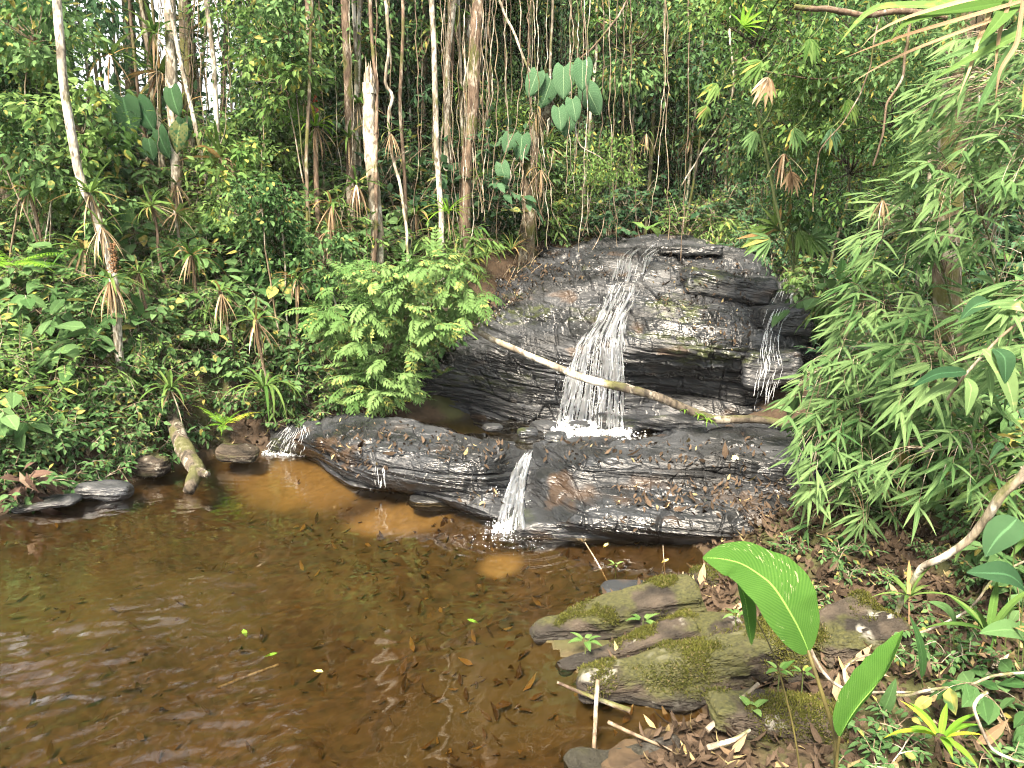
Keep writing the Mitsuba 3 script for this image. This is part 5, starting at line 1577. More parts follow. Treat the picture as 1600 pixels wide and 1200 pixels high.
for i, (pts, lab) in enumerate(VINES):
    stick([at(*p) for p in pts], .006, .005, 'bark_pale', lab, 'root', seed=30 + i, n=40, name='root', wob=.015, sides=5)
for i, (px, py, px2, py2, D) in enumerate([(1395, 800, 1350, 700, 4.2), (1400, 830, 1420, 640, 4.1), (1330, 860, 1290, 740, 4.2), (1450, 860, 1390, 740, 4.0), (1380, 870, 1405, 700, 4.15), (1350, 850, 1330, 760, 4.1), (1420, 860, 1340, 720, 4.05)]):
    stick([at(px, py, D), at((px + px2) / 2 + 8, (py + py2) / 2, D - .03), at(px2, py2, D - .1)], .005, .003, 'straw', 'dry straw coloured stem leaning in the bamboo', 'stem', 'dry stems in the bamboo', seed=50 + i, name='dry_reed', wob=.01, sides=4)
solid('straw', bark((0.20, 0.13, 0.07), (0.42, 0.32, 0.20), (0.5, 0.45, 0.36), .2), 0.7)

# ------------------------------------------------------------------ lianas and aerial roots
LIANAS = [
    ([(600, -20, 9.0), (607, 45, 9.0), (609, 62, 9.0), (601, 130, 9.0), (614, 150, 9.0), (606, 180, 9.0), (612, 235, 9.0), (625, 290, 9.0), (633, 345, 9.0), (638, 410, 8.9)], .022, .018, 'bark_pale', 'twisting pale liana right of the broken stump'),
    ([(768, -40, 9.8), (784, 10, 9.8), (806, 60, 9.8), (822, 100, 9.8), (836, 140, 9.9), (843, 185, 10)], .018, .016, 'bark_pale', 'pale liana slanting down to the thick mossy stump'),
    ([(1142, -20, 7.5), (1140, 40, 7.5), (1144, 90, 7.5), (1146, 140, 7.5), (1132, 180, 7.5), (1095, 240, 7.6), (1066, 290, 7.7)], .012, .007, 'bark_pale', 'grey liana bending toward the crest of the rock'),
    ([(986, -10, 9.6), (958, 35, 9.6), (925, 75, 9.7), (895, 100, 9.8)], .014, .012, 'bark_brown', 'straight branch slanting above the large heart shaped leaves'),
    ([(1240, 10, 4.6), (1290, 18, 4.6), (1345, 24, 4.6), (1400, 20, 4.6), (1480, 25, 4.6)], .016, .018, 'bark_brown', 'mossy branch running along the top right of the photo'),
    ([(1160, 90, 6.2), (1210, 116, 6.1), (1290, 122, 6.0), (1350, 112, 6.0), (1390, 105, 5.9)], .007, .008, 'bark_brown', 'thin branch holding the dry fan shaped leaf'),
    ([(1432, -40, 4.8), (1410, 120, 4.8), (1385, 165, 4.8), (1380, 200, 4.8), (1365, 260, 4.8)], .010, .006, 'bark_brown', 'thin hanging stem left of the mossy trunk'),
    ([(1384, -40, 5.4), (1350, 130, 5.4), (1320, 190, 5.4), (1280, 240, 5.5), (1270, 330, 5.6)], .006, .005, 'bark_brown', 'thin hanging stem beside the dark fan leaves'),
    ([(1180, 160, 6.6), (1196, 240, 6.6), (1210, 310, 6.6), (1222, 360, 6.6)], .012, .014, 'stem_green', 'slim green stem of the fan leaved palm'),
    ([(925, 390, 8.6), (940, 360, 8.7), (944, 340, 8.7)], .006, .005, 'twig', 'thin twig standing on the crest of the rock'),
    ([(900, 195, 9.6), (905, 225, 9.6), (935, 245, 9.6), (960, 262, 9.6)], .010, .008, 'bark_pale', 'pale forked twig below the large heart shaped leaves'),
    ([(640, 235, 9.2), (610, 260, 9.2), (595, 290, 9.2), (640, 250, 9.3), (685, 215, 9.4)], .006, .005, 'bark_brown', 'thin tendril looping between the stump and the white trunk'),
]
for i, (pts, a, b, mat, lab) in enumerate(LIANAS):
    stick([at(*p) for p in pts], a, b, mat, lab, 'liana', seed=80 + i, n=50, name='liana', wob=.02, sides=6)
for i in range(96):
    if i < 11:
        px, y0, D = r4.normal(738, 22), r4.uniform(-30, 60), r4.uniform(9.3, 9.9)
        y1, lab, grp = r4.uniform(300, 400), 'thin aerial root hanging from the root hung tree', 'aerial roots of the root hung tree'
    elif i < 25:
        px, y0, D = r4.normal(835, 22), r4.uniform(215, 260), r4.uniform(9.8, 10.1)
        y1, lab, grp = r4.uniform(320, 400), 'thin aerial root hanging from the thick mossy stump', 'aerial roots of the thick mossy stump'
    else:
        px, y0, D = r4.uniform(240, 1080), r4.uniform(-60, -20), r4.uniform(9.0, 11.5)
        y1, lab, grp = r4.uniform(230, 420), 'thin vine hanging straight down between the forest trunks', 'thin vines hanging between the trunks'
    stick([at(px, y0, D), at(px + r4.normal(0, 6), (y0 + y1) / 2, D), at(px + r4.normal(0, 12), y1, D)], .007, .005, ['bark_brown', 'bark_pale', 'twig'][i % 3], lab, 'aerial root' if i < 25 else 'vine', grp, seed=120 + i, n=24, name='aerial_root' if i < 25 else 'hanging_vine', wob=.05, sides=4)

# ------------------------------------------------------------------ heart leaved climbers
def heart(n=12, cross=8):
    t = np.linspace(0, 1, n + 1)
    w = (np.sin(np.pi * np.clip(t * .86 + .14, 0, 1)) ** .8) * .36
    w[-1] = .004
    c = np.linspace(-1, 1, cross + 1)
    V, U = [], []
    for i in range(n + 1):
        for x in c:
            V.append((x * w[i], t[i] - .55 * abs(x) ** 1.6 * w[i] * (1 - t[i]) ** 1.2 * 1.6, -.18 * t[i] ** 2 + .10 * abs(x) * w[i] * 2 - .06 * x * x))
            U.append((.5 + .45 * x, t[i]))
    a, b = np.meshgrid(np.arange(n), np.arange(cross), indexing='ij')
    q = np.stack([a * (cross + 1) + b, a * (cross + 1) + b + 1, (a + 1) * (cross + 1) + b + 1, (a + 1) * (cross + 1) + b], -1).reshape(-1, 4)
    return np.array(V), np.vstack([q[:, [0, 1, 2]], q[:, [0, 2, 3]]]), np.array(U)


HEART = heart()


def climber(root, leaves, D, mat, label, W=1.0):
    k = thing('heart_leaf_climber', label, 'climbing plant')
    R0 = at(*root)
    for i, (x0, y0, x1, y1) in enumerate(leaves):
        A, B = at(x0, y0, D + r4.normal(-.1, .12)), None
        B = at(x1, y1, A[1] - .06)
        L = np.linalg.norm(B - A)
        U = HEART[2].copy(); U[:, 0] += i * 3
        m = batch((HEART[0], HEART[1], U), [A], [B - A], [np.array([r4.normal(0, .25), -1, .45])], [L * 1.05], r4, ids=np.array([0]))
        part(k, 'leaf', (m[0], m[1], U), mat)
        part(k, 'leaf_stalk', tube(smooth_path([R0, (R0 + A) / 2 + [0, 0, .05], A], 10), .007, 4), 'stem_green')
    return k


climber((868, 172, 10.05), [(840, 112, 826, 147), (861, 124, 848, 165), (881, 104, 880, 150), (911, 95, 908, 137), (916, 136, 936, 176), (894, 155, 901, 187), (873, 168, 877, 201), (890, 180, 885, 211)], 9.85, 'leaf_heart', 'climber with big pale grey green heart shaped leaves above the thick mossy stump')
climber((826, 260, 10.2), [(797, 210, 790, 236), (816, 211, 812, 249), (783, 255, 789, 285)], 9.95, 'leaf_heart', 'three heart shaped leaves low on the thick mossy stump')
thin_leaf('leaf_heart_dark', leaf_color((0.020, 0.055, 0.026), (0.050, 0.105, 0.050), (0.10, 0.12, 0.05), 0.97, 3.0, 0.8), rough=0.4)
climber((277, 215, 9.5), [(192, 152, 204, 208), (212, 156, 238, 198), (267, 138, 275, 177), (281, 195, 272, 235), (247, 203, 258, 245), (232, 217, 237, 248), (286, 185, 292, 215)], 9.25, 'leaf_heart_dark', 'climber with big dark green heart shaped leaves on the mottled grey tree')

# ------------------------------------------------------------------ bromeliads read off the photograph: every leaf a part
BROM = [  # px, py, D, leaf length, width, leaves, rise, arch, dead leaves, label
    (266, 606, 6.75, .42, .030, 26, (.1, 1.3), 1.3, 10, 'bromeliad with thin leaves sitting on top of the mossy log'),
    (413, 607, 7.05, .62, .032, 26, (.6, 1.4), 2.4, 0, 'drooping yellow green strap plant above the small lacy spout'),
    (140, 300, 6.9, .42, .032, 22, (.0, 1.1), 1.0, 10, 'upper bromeliad with yellowish leaves on the slender leaning tree'),
    (158, 350, 6.85, .42, .026, 8, (.0, 1.0), 1.0, 26, 'bromeliad with a grey mop of dead leaves on the slender leaning tree'),
    (172, 435, 6.8, .42, .030, 14, (-.2, .9), 1.1, 30, 'lowest bromeliad on the slender leaning tree, hung with long dead leaves'),
    (494, 196, 9.2, .42, .040, 18, (.1, 1.1), 1.2, 10, 'bright green bromeliad on the thin brown tree'),
    (424, 182, 10.7, .40, .035, 16, (.2, 1.2), 1.0, 6, 'bromeliad with a red spike on the slender grey tree'),
    (518, 318, 8.6, .45, .032, 14, (.0, 1.1), 1.2, 26, 'bromeliad with a long brown dead skirt left of the broken stump'),
    (557, 285, 8.8, .42, .035, 18, (.1, 1.1), 1.2, 22, 'dark bromeliad with straw skirt at the foot of the brown tree'),
    (611, 205, 8.95, .34, .022, 8, (.0, 1.0), 1.0, 26, 'dead bromeliad hanging on the twisting pale liana'),
    (545, 215, 9.5, .40, .035, 16, (.1, 1.1), 1.2, 6, 'green bromeliad half way up the straight brown tree'),
    (838, 168, 10.0, .38, .022, 12, (.0, 1.0), 1.2, 18, 'bromeliad with hanging dead leaves beside the heart leaved climber'),
    (845, 262, 9.95, .40, .022, 8, (.0, 1.0), 1.1, 26, 'dead bromeliad on the side of the thick mossy stump'),
    (700, 330, 9.0, .42, .024, 22, (.1, 1.2), 1.3, 6, 'bright strap leaved tuft at the foot of the thin white trunk'),
    (752, 275, 9.7, .36, .025, 16, (.1, 1.2), 1.2, 4, 'yellow green tuft on the root hung tree'),
    (172, 85, 9.5, .55, .045, 18, (.0, 1.0), 1.2, 4, 'dark bromeliad high between the leaning tree and the mottled tree'),
    (240, 50, 9.6, .50, .045, 16, (.0, 1.0), 1.2, 4, 'bromeliad high on the mottled grey tree'),
    (22, 195, 9.0, .60, .045, 18, (.0, 1.0), 1.2, 8, 'large dark bromeliad on the mossy tree at the left edge'),
    (275, 285, 9.3, .42, .028, 10, (.0, 1.0), 1.1, 24, 'bromeliad with straw skirt low on the mottled grey tree'),
    (345, 455, 7.3, .40, .028, 14, (.1, 1.1), 1.1, 18, 'bromeliad with brown skirt in the middle of the left bank'),
    (400, 500, 7.2, .38, .028, 12, (.1, 1.1), 1.1, 16, 'bromeliad with drooping dead leaves above the drooping strap plant'),
    (195, 590, 6.8, .34, .028, 14, (.1, 1.1), 1.1, 8, 'small bromeliad with reddish dry leaves left of the mossy log'),
    (1380, 305, 4.35, .20, .016, 6, (.0, 1.0), 1.1, 22, 'brown dead tuft hanging in the bamboo'),
    (1470, 1150, 2.28, .16, .028, 11, (.3, 1.3), 0.9, 0, 'shiny lime green rosette near the bottom right corner'),
    (1545, 985, 2.7, .26, .030, 12, (.3, 1.3), 0.9, 0, 'green rosette under the crooked pale branch'),
    (1420, 930, 3.1, .22, .020, 10, (.3, 1.3), 0.9, 3, 'thin leaved rosette behind the folded leaf'),
    (1225, 235, 6.4, .35, .030, 4, (.0, 1.0), 1.1, 18, 'tangle of brown dead leaves below the dry fan shaped leaf'),
    (1010, 205, 9.0, .30, .016, 3, (.0, 1.0), 1.1, 12, 'small dry bromeliad on the leafy vine curtain'),
]
for i, (px, py, D, L, W, n, rise, arch, nd, lab) in enumerate(BROM):
    k = thing('bromeliad', lab, 'bromeliad')
    P = at(px, py, D)
    mat = 'leaf_lime' if 'lime' in lab or 'bright' in lab else 'leaf_strap'
    for m in rosette(950 + i, n, L, W, rise, arch, 8):
        U = m[2].copy(); U[:, 0] = U[:, 0]
        part(k, 'leaf', moved((m[0], m[1], U), None, 1, P), mat, False)
    for m in rosette(990 + i, nd, L * .95, W * .55, (-1.4, -.5), .5, 5):
        part(k, 'dead_leaf', moved(m, None, 1, P - [0, 0, .03]), 'leaf_dead', False)
    if i in (19, 20, 21):
        part(k, 'stem', tube(wobble(smooth_path([P + [0, 0, .02], [P[0] + .03, P[1] + .25, gz(P[0], P[1] + .25) - .1]], 8), .03, 2, i), .018, 5), 'bark_brown')
    if 'red' in lab and 'reddish' not in lab or i == 5:
        part(k, 'flower_spike', moved(drops(np.array([[r4.normal(0, .012), r4.normal(0, .012), z] for z in np.linspace(.16, .34, 16)]), r4.uniform(.006, .014, 16), r4), None, 1, P), 'red_petal')
solid('red_petal', lambda p, n, uv: mix((0.42, 0.03, 0.02), (0.60, 0.10, 0.05), noise(p.x * 60, p.y * 60, p.z * 60)), 0.5)
# orange brown seed spike
k = thing('seed_spike', 'brown upright seed spike above the lowest bromeliad', 'seed spike')
P = at(177, 405, 6.65)
put(k, drops(np.array([P + [r4.normal(0, .016), r4.normal(0, .016), z] for z in np.linspace(-.12, .14, 120)]), r4.uniform(.006, .011, 120), r4), 'bark_orange')
solid('bark_orange', lambda p, n, uv: mix((0.07, 0.035, 0.015), (0.20, 0.11, 0.05), noise(p.x * 80, p.y * 80, p.z * 80)), 0.8)

# ------------------------------------------------------------------ fan leaved palms
FL = leaf(1.0, 0.20, 5, 0.3, 0.5, shape='lance')


def fan(k, px, py, D, size, az, mat, n=8, droop=.5, tiltv=None, W=1.0):
    P = at(px, py, D)
    ax = nrm(np.array([math.cos(az), -.5, math.sin(az)]))
    side = nrm(np.cross(ax, [0, -1, .35]))
    for j in range(n):
        a = (j - (n - 1) / 2) * .30
        d = nrm(ax * math.cos(a) + side * math.sin(a) + [0, 0, -droop * .35])
        m = batch(FL, [P], [d], [np.array([r4.normal(0, .2), -.8, .7])], [size * (1 - .35 * abs(a)) * r4.uniform(.9, 1.1)], r4)
        part(k, 'leaflet', m, mat, False)


k = thing('fan_palm', 'small fan leaved palm with yellowing tips at the upper right of the rock', 'palm')
for i in range(11):
    a = r4.uniform(-.3, math.pi + .3)
    px, py = 1232 + 55 * math.cos(a) * r4.uniform(.4, 1), 372 - 30 * math.sin(a) * r4.uniform(.3, 1)
    fan(k, px, py, 6.9 + r4.uniform(-.3, .3), .30, -a if i % 3 == 0 else a, ['leaf_bright', 'leaf_mid', 'leaf_strap'][i % 3], 7, 1.0)
    part(k, 'leaf_stalk', tube(smooth_path([at(1240, 425, 7.0), at((px + 1240) / 2, py + 15, 6.95), at(px, py, 6.9)], 8), .006, 4), 'stem_green')
FANS = [(1190, 95, 6.0, .24, 3.6, 'leaf_bright', 'fan leaf palm with bright leaves near the top of the photo'), (1160, 40, 6.1, .22, .9, 'leaf_lime', 'yellow lit fan leaf near the top of the photo'),
        (1200, 120, 5.9, .26, 4.4, 'leaf_dead', 'dry pale fan shaped leaf hanging from a thin branch'), (1235, 268, 6.3, .24, 5.2, 'leaf_dead', 'dry curled fan leaf above the small palm'),
        (1180, 205, 6.2, .22, 4.3, 'leaf_mid', 'green fan leaf beside the grey liana'), (1240, 200, 6.0, .22, 5.3, 'leaf_mid', 'green drooping fan leaf below the thin branch'),
        (1325, 155, 5.6, .20, 5.2, 'leaf_strap', 'yellowing fan leaf among the upper bamboo'), (1120, 130, 6.4, .22, 3.9, 'leaf_bright', 'fan leaf left of the grey liana'),
        (1265, 60, 5.6, .22, 5.0, 'leaf_bright', 'fan leaf under the mossy branch at the top of the photo'), (1300, 200, 5.6, .22, 4.9, 'leaf_dark', 'dark fan leaf above the bamboo'),
        (1105, 165, 6.6, .18, 4.0, 'leaf_strap', 'small yellowish fan leaf at the edge of the vine curtain')]
for px, py, D, s, az, mat, lab in FANS:
    k = thing('fan_palm', lab, 'palm leaf')
    fan(k, px, py, D, s, az, mat, 8, .9)
    e = at(px + 30, py - 60, D + .3)
    part(k, 'leaf_stalk', tube(smooth_path([e, at(px + 18, py - 20, D + .1), at(px, py, D)], 8), .005, 4), 'stem_green')

# overhanging foliage, upper right: leafy branches
for i, (px, py, D, s, pn) in enumerate([(1180, 40, 6.6, .62, 'sapling0'), (1270, 70, 6.4, .65, 'sapling1'), (1350, 60, 6.0, .6, 'sapling2'), (1300, 140, 6.6, .6, 'sapling0'), (1240, 170, 7.0, .62, 'sapling2'), (1390, 170, 5.9, .5, 'sapling1'), (1330, 240, 6.4, .6, 'sapling0'), (1290, 290, 6.8, .5, 'sapling1'), (1420, 60, 5.4, .5, 'sapling2'), (1190, 200, 7.6, .6, 'sapling1'), (1530, 60, 4.9, .5, 'sapling0'), (960, 250, 9.3, .45, 'sapling2'), (985, 60, 11, 1.0, 'sapling1'), (1050, 60, 11.5, 1.0, 'sapling0'), (420, 60, 9.6, .75, 'sapling0'), (450, 130, 9.8, .6, 'sapling1'), (400, 110, 9.9, .6, 'sapling2'), (10, 40, 8.6, .55, 'crown0'), (45, 150, 8.9, .55, 'crown1')]):
    labs = ['leafy branch at the top of the photo above the bright fan leaves', 'leafy branch under the mossy top branch', 'leafy branch between mossy top branch and upper bamboo', 'mid green leaf cluster around the dry fan shaped leaf', 'leaf cluster behind the green drooping fan leaf', 'leaf cluster left of the mossy trunk', 'leaf cluster above the bright tipped bamboo', 'leaf cluster over the small fan leaved palm', 'leaf cluster at the top beside the strap leaves', 'leaf cluster behind the grey liana', 'leaf cluster behind the overhanging strap leaves', 'bright leafy sprig hanging over the crest of the rock', 'high leaf cluster in the vine curtain above the heart leaves', 'highest leaf cluster of the vine curtain', 'pale leafy crown above the slender grey tree', 'leaf cluster left of the thin brown tree', 'leaf cluster beside the thin dark trunk', 'dark hanging foliage in the top left corner', 'dark foliage left of the leaning white trunk']
    P = at(px, py, D)
    k = thing('leafy_branch', labs[i], 'branch')
    for nm in ('branches', 'foliage'):
        pk = part_key(k, 'twig' if nm == 'branches' else 'foliage')
        dd = dict(protos[pn][nm])
        if i in (0, 1, 3, 6, 11, 14) and nm == 'foliage':
            dd['bsdf'] = {'type': 'ref', 'id': 'leaf_bright'}
        scene[pk] = {**dd, 'to_world': place(*P, i * 47, s)}
        labels[pk] = {'kind': 'stuff'}

# strap leaves hanging in from the top right corner
k = thing('strap_leaf_plant', 'plant with long strap leaves and dry strips hanging in at the top right corner', 'plant')
for i, (pts, W, mat) in enumerate([
        ([(1600, -30, 2.9), (1480, 8, 2.8), (1380, 10, 2.75), (1310, 70, 2.7)], .045, 'leaf_bright'), ([(1620, 0, 2.8), (1500, 15, 2.75), (1410, 40, 2.7), (1390, 65, 2.7)], .05, 'leaf_strap'),
        ([(1600, -20, 2.8), (1570, 20, 2.7), (1545, 50, 2.65), (1528, 72, 2.65)], .06, 'leaf_bright'), ([(1650, 10, 2.9), (1560, 60, 2.8), (1480, 90, 2.75), (1440, 105, 2.75)], .035, 'leaf_mid'),
        ([(1640, 30, 2.8), (1560, 70, 2.7), (1500, 100, 2.7), (1450, 130, 2.7)], .035, 'leaf_bright'), ([(1560, 40, 2.8), (1520, 90, 2.75), (1500, 150, 2.7), (1495, 165, 2.7)], .03, 'leaf_mid'),
        ([(1590, 60, 2.7), (1550, 130, 2.65), (1530, 170, 2.6), (1525, 190, 2.6)], .032, 'leaf_mid'), ([(1640, -10, 2.7), (1500, 30, 2.7), (1400, 60, 2.7), (1320, 90, 2.7)], .018, 'leaf_dead'),
        ([(1640, 0, 2.75), (1500, 50, 2.75), (1400, 90, 2.75), (1330, 130, 2.75)], .016, 'leaf_dead'), ([(1600, -20, 2.6), (1590, 60, 2.6), (1560, 120, 2.6), (1555, 160, 2.6)], .018, 'leaf_dead'),
        ([(1580, 0, 2.7), (1560, 60, 2.7), (1555, 100, 2.7), (1552, 115, 2.7)], .016, 'leaf_dead'), ([(1560, -10, 2.8), (1530, 60, 2.75), (1510, 120, 2.7), (1495, 160, 2.7)], .016, 'leaf_dead'),
        ([(1620, 10, 2.6), (1610, 80, 2.6), (1600, 150, 2.6), (1596, 180, 2.6)], .03, 'leaf_mid'), ([(1640, -20, 2.7), (1440, 20, 2.7), (1370, 50, 2.7), (1345, 75, 2.7)], .02, 'leaf_dead')]):
    part(k, 'leaf' if mat != 'leaf_dead' else 'dead_leaf', blade([at(*p) for p in pts], W, (.1, -.8, .6), 18, 'strap', .22, 4, id_=i * 7), mat, False)

# broad shiny leaves at the right edge
k = thing('broad_leaf_vine', 'vine with a few large glossy oblong leaves at the right edge of the photo', 'plant')
for i, (x0, y0, x1, y1, D, W) in enumerate([(1535, 545, 1585, 645, 2.9, .085), (1552, 545, 1570, 600, 2.9, .075), (1508, 590, 1510, 650, 2.95, .05), (1510, 580, 1425, 605, 2.95, .055), (1495, 595, 1430, 640, 3.0, .045), (1545, 470, 1500, 500, 3.1, .07), (1600, 500, 1560, 480, 3.0, .06), (1560, 690, 1545, 720, 3.1, .035)]):
    A, B = at(x0, y0, D), at(x1, y1, D - .08)
    part(k, 'leaf', blade([A, (A + B) / 2 + [0, -.03, .03], B], W, (-.1, -.8, .65), 14, 'ovate', .25, 6, id_=i * 5), 'leaf_heart_dark' if i % 2 else 'leaf_bamboo')
part(k, 'stem', tube(smooth_path([at(1640, 470, 2.9), at(1590, 505, 2.92), at(1545, 545, 2.93), at(1505, 590, 2.97), at(1480, 625, 3.0)], 24), .006, 5), 'twig')
for i, (x0, y0, x1, y1, D, W, lab) in enumerate([(1590, 810, 1540, 870, 2.9, .13, 'round dark green leaf under the crooked pale branch'), (1600, 920, 1510, 895, 2.8, .11, 'broad drooping leaf at the right edge of the near bank'), (1600, 1000, 1530, 990, 2.6, .08, 'green leaf at the right edge above the pale roots'), (1440, 1060, 1420, 960, 2.7, .035, 'narrow upright dark green leaf behind the folded leaf'), (1375, 1120, 1400, 1060, 2.6, .05, 'short green leaf beside the folded leaf'), (1490, 980, 1450, 940, 2.9, .05, 'green pointed leaf in the near bank litter')]):
    A, B = at(x0, y0, D), at(x1, y1, D - .05)
    k = thing('broad_leaf', lab, 'leaf')
    part(k, 'leaf', blade([A, (A + B) / 2 + [0, -.02, .04], B], W, (-.2, -.6, .8), 14, 'ovate', .2, 6, id_=i * 9 + 2), 'leaf_heart_dark' if i < 2 else 'leaf_mid')
    part(k, 'leaf_stalk', tube(smooth_path([np.array([A[0] + .05, A[1] + .05, gz(A[0], A[1]) - .02]), A], 6), .003, 4), 'stem_green')

# ------------------------------------------------------------------ small plants and litter
r5 = np.random.default_rng(55)
for i, (px, py, D, n, L, W, lab) in enumerate([(1005, 968, 3.4, 6, .085, .03, 'leafy sprout on the edge of the upper mossy slab'), (915, 1000, 3.25, 6, .075, .03, 'leafy sprout on the tip of the thin mossy slab'), (1218, 1046, 2.75, 6, .06, .025, 'small shiny seedling at the end of the largest mossy boulder'),
        (1255, 1050, 2.75, 6, .05, .018, 'tiny seedling beside the tall leaf stem'), (1010, 355, 9.2, 4, .30, .14, 'plant with two pale leaves standing on the crest of the rock'), (1175, 1105, 2.6, 4, .06, .03, 'seedling on the low mossy rock'),
        (1150, 960, 3.3, 5, .07, .025, 'seedling in the litter below the small round rock'), (962, 882, 4.4, 5, .05, .02, 'floating sprig of leaves near the thin twig')]):
    k = thing('sprout', lab, 'plant')
    P = at(px, py, D)
    for m in rosette(1500 + i, n, L, W, (.15, .9), .8, 4):
        part(k, 'leaf', moved(m, None, 1, P), 'leaf_bright', False)
    part(k, 'stem', tube(np.array([P - [0, 0, .10], P - [0, 0, .05], P]), .003, 4), 'stem_green')
for i, (px, py, D, s, lab) in enumerate([(350, 665, 6.75, .75, 'pale green fern between the mossy log and the drooping strap plant'), (590, 625, 7.1, .7, 'fern under the feathery shrub'), (640, 628, 7.2, .6, 'darker fern at the foot of the feathery shrub'), (545, 635, 7.0, .7, 'fern at the left end of the ledge top'), (75, 690, 6.0, .9, 'fern at the left end of the shore'), (690, 585, 7.7, .5, 'small fern on the dark rock beside the feathery shrub'), (1420, 790, 4.0, .5, 'small fern under the bamboo'), (20, 415, 6.2, 1.4, 'lime green fern frond reaching in at the left edge')]):
    k = thing('fern', lab, 'fern')
    P = at(px, py, D)
    for m in fern(1600 + i, 8, .48 * s):
        part(k, 'frond', moved(m, None, 1, P), 'leaf_lime' if i in (7, 0) else 'leaf_bright', False)

# plants on the right shore
for x, y, z in scatter(75, 1.15, 3.4, 1.7, 4.4, .16, r5, bank=.25, test=lambda x, y: x > 1.25 + .25 * max(0, y - 2.6)):
    if in_view(x, y, z, .1):
        copy_thing('shore_seedling', f'low{r5.integers(3)}', place(x, y, z - .01, r5.uniform(0, 360), r5.uniform(.4, .85)), 'low green seedling in the leaf litter of the near bank', 'plant', 'seedlings in the litter of the near bank')
for x, y, z in scatter(40, 1.7, 3.6, 2.0, 4.6, .25, r5, bank=.3, test=lambda x, y: x > .58 * y + .35):
    if in_view(x, y, z, .2):
        j = r5.integers(3)
        copy_thing(['bank_sedge', 'bank_herb', 'bank_sapling'][j], f"{['tuft', 'broad', 'lance'][j]}{r5.integers(3)}", place(x, y, z - .02, r5.uniform(0, 360), r5.uniform(.4, .7)), ['thin grassy tuft under the bamboo on the near bank', 'broad leaved herb under the bamboo on the near bank', 'narrow leaved young plant under the bamboo on the near bank'][j], 'plant', ['grassy tufts under the bamboo', 'broad leaved herbs under the bamboo', 'narrow leaved plants under the bamboo'][j])

for x, y, z in scatter(46, 2.5, 7.0, 2.6, 5.4, .34, r5, bank=.6, test=lambda x, y: x > .66 * y + .25):
    j = r5.integers(2)
    copy_thing(['thicket_shrub', 'thicket_plant'][j], f"{['ovate', 'lance'][j]}{r5.integers(3)}", place(x, y, z - .02, r5.uniform(0, 360), r5.uniform(.55, .95)), ['oval leaved shrub in the thicket at the right edge', 'narrow leaved plant in the thicket at the right edge'][j], ['shrub', 'plant'][j], ['oval leaved shrubs of the right edge thicket', 'narrow leaved plants of the right edge thicket'][j])

DL = leaf(1.0, .46, 3, .28, .9)
DL2 = leaf(1.0, .34, 3, -.3, -.8)


def litter(n, spots, size, seed):
    g = np.random.default_rng(seed)
    h = len(spots) // 2
    ms = []
    for tm, s in ((DL, spots[:h]), (DL2, spots[h:])):
        s = np.array(s)
        if len(s):
            d = g.normal(0, 1, (len(s), 3)) * [1, 1, .18]
            ms.append(batch(tm, s + [0, 0, .012], d, g.normal(0, .32, (len(s), 3)) + [0, 0, 1], size * g.uniform(.5, 1.25, len(s)), g))
    return merge(ms)


def rock_spots(poly, n, rng):
    q = sample_poly(poly, n, rng)
    d = front(q[:, 0], q[:, 1])
    return at_many(q[:, 0], q[:, 1], d - .012)


ROCK_LITTER = [  # polygon, scattered count, large leaves picked out, what it is
    ([(735, 470), (790, 415), (850, 405), (880, 425), (830, 460), (770, 500), (740, 510)], 420, 14, 'brown fallen leaf in the drift at the upper left of the rock face', 'fallen leaves at the upper left of the rock face'),
    ([(850, 392), (960, 385), (960, 430), (880, 450), (850, 430)], 90, 6, 'fallen leaf on the rock left of the main fall top', 'fallen leaves left of the main fall'),
    ([(1010, 400), (1170, 405), (1190, 450), (1060, 455), (1010, 440)], 110, 8, 'fallen leaf on the upper right of the rock face', 'fallen leaves on the upper right of the rock face'),
    ([(1010, 455), (1180, 460), (1170, 560), (1110, 540), (1050, 500)], 150, 16, 'fallen leaf on the rock dome between the main fall and the side stream', 'fallen leaves between the main fall and the side stream'),
    ([(520, 655), (660, 665), (800, 700), (790, 735), (640, 715), (520, 700)], 190, 12, 'fallen yellow or brown leaf on the left half of the ledge', 'fallen leaves on the left half of the ledge'),
    ([(840, 690), (1010, 680), (1200, 685), (1200, 735), (1000, 728), (860, 730)], 150, 14, 'fallen leaf on the top of the right half of the ledge', 'fallen leaves on top of the right half of the ledge'),
    ([(960, 760), (1220, 748), (1290, 770), (1280, 800), (1080, 805), (970, 790)], 330, 18, 'brown fallen leaf in the drift on the lower shelf of the ledge', 'fallen leaves on the lower shelf'),
    ([(700, 770), (770, 760), (790, 790), (720, 800)], 30, 3, 'fallen leaf on the small slab left of the narrow spout', 'fallen leaves left of the narrow spout'),
    ([(500, 690), (560, 700), (620, 740), (560, 745), (505, 715)], 60, 4, 'fallen leaf on the rounded left end of the ledge', 'fallen leaves on the left end of the ledge'),
    ([(920, 800), (1040, 800), (1040, 830), (930, 830)], 10, 2, 'fallen leaf on the low layered slab', 'fallen leaves on the low layered slab')]
spots = []
for poly, n, big, lab, grp in ROCK_LITTER:
    spots += list(rock_spots(poly, n, r5))
    for P in rock_spots(poly, big, r5):
        m = litter(1, [P], r5.uniform(.075, .12), r5.integers(1e6))
        solo('fallen_leaf', m, 'leaf_litter', lab, 'leaf', grp, smooth=False)
r5.shuffle(spots)
structure('fallen_litter', litter(0, spots, .055, 5), 'leaf_litter', False, 'stuff', 'small fallen leaves scattered over the rock and the ledge')
solo('fallen_leaf', blade([at(1143, 716, 5.36), at(1150, 716, 5.35), at(1155, 717, 5.34)], .05, (0, -1, .4), 6, 'ovate', .1), 'leaf_yellow', 'single round yellow leaf stuck to the front of the ledge', 'leaf')
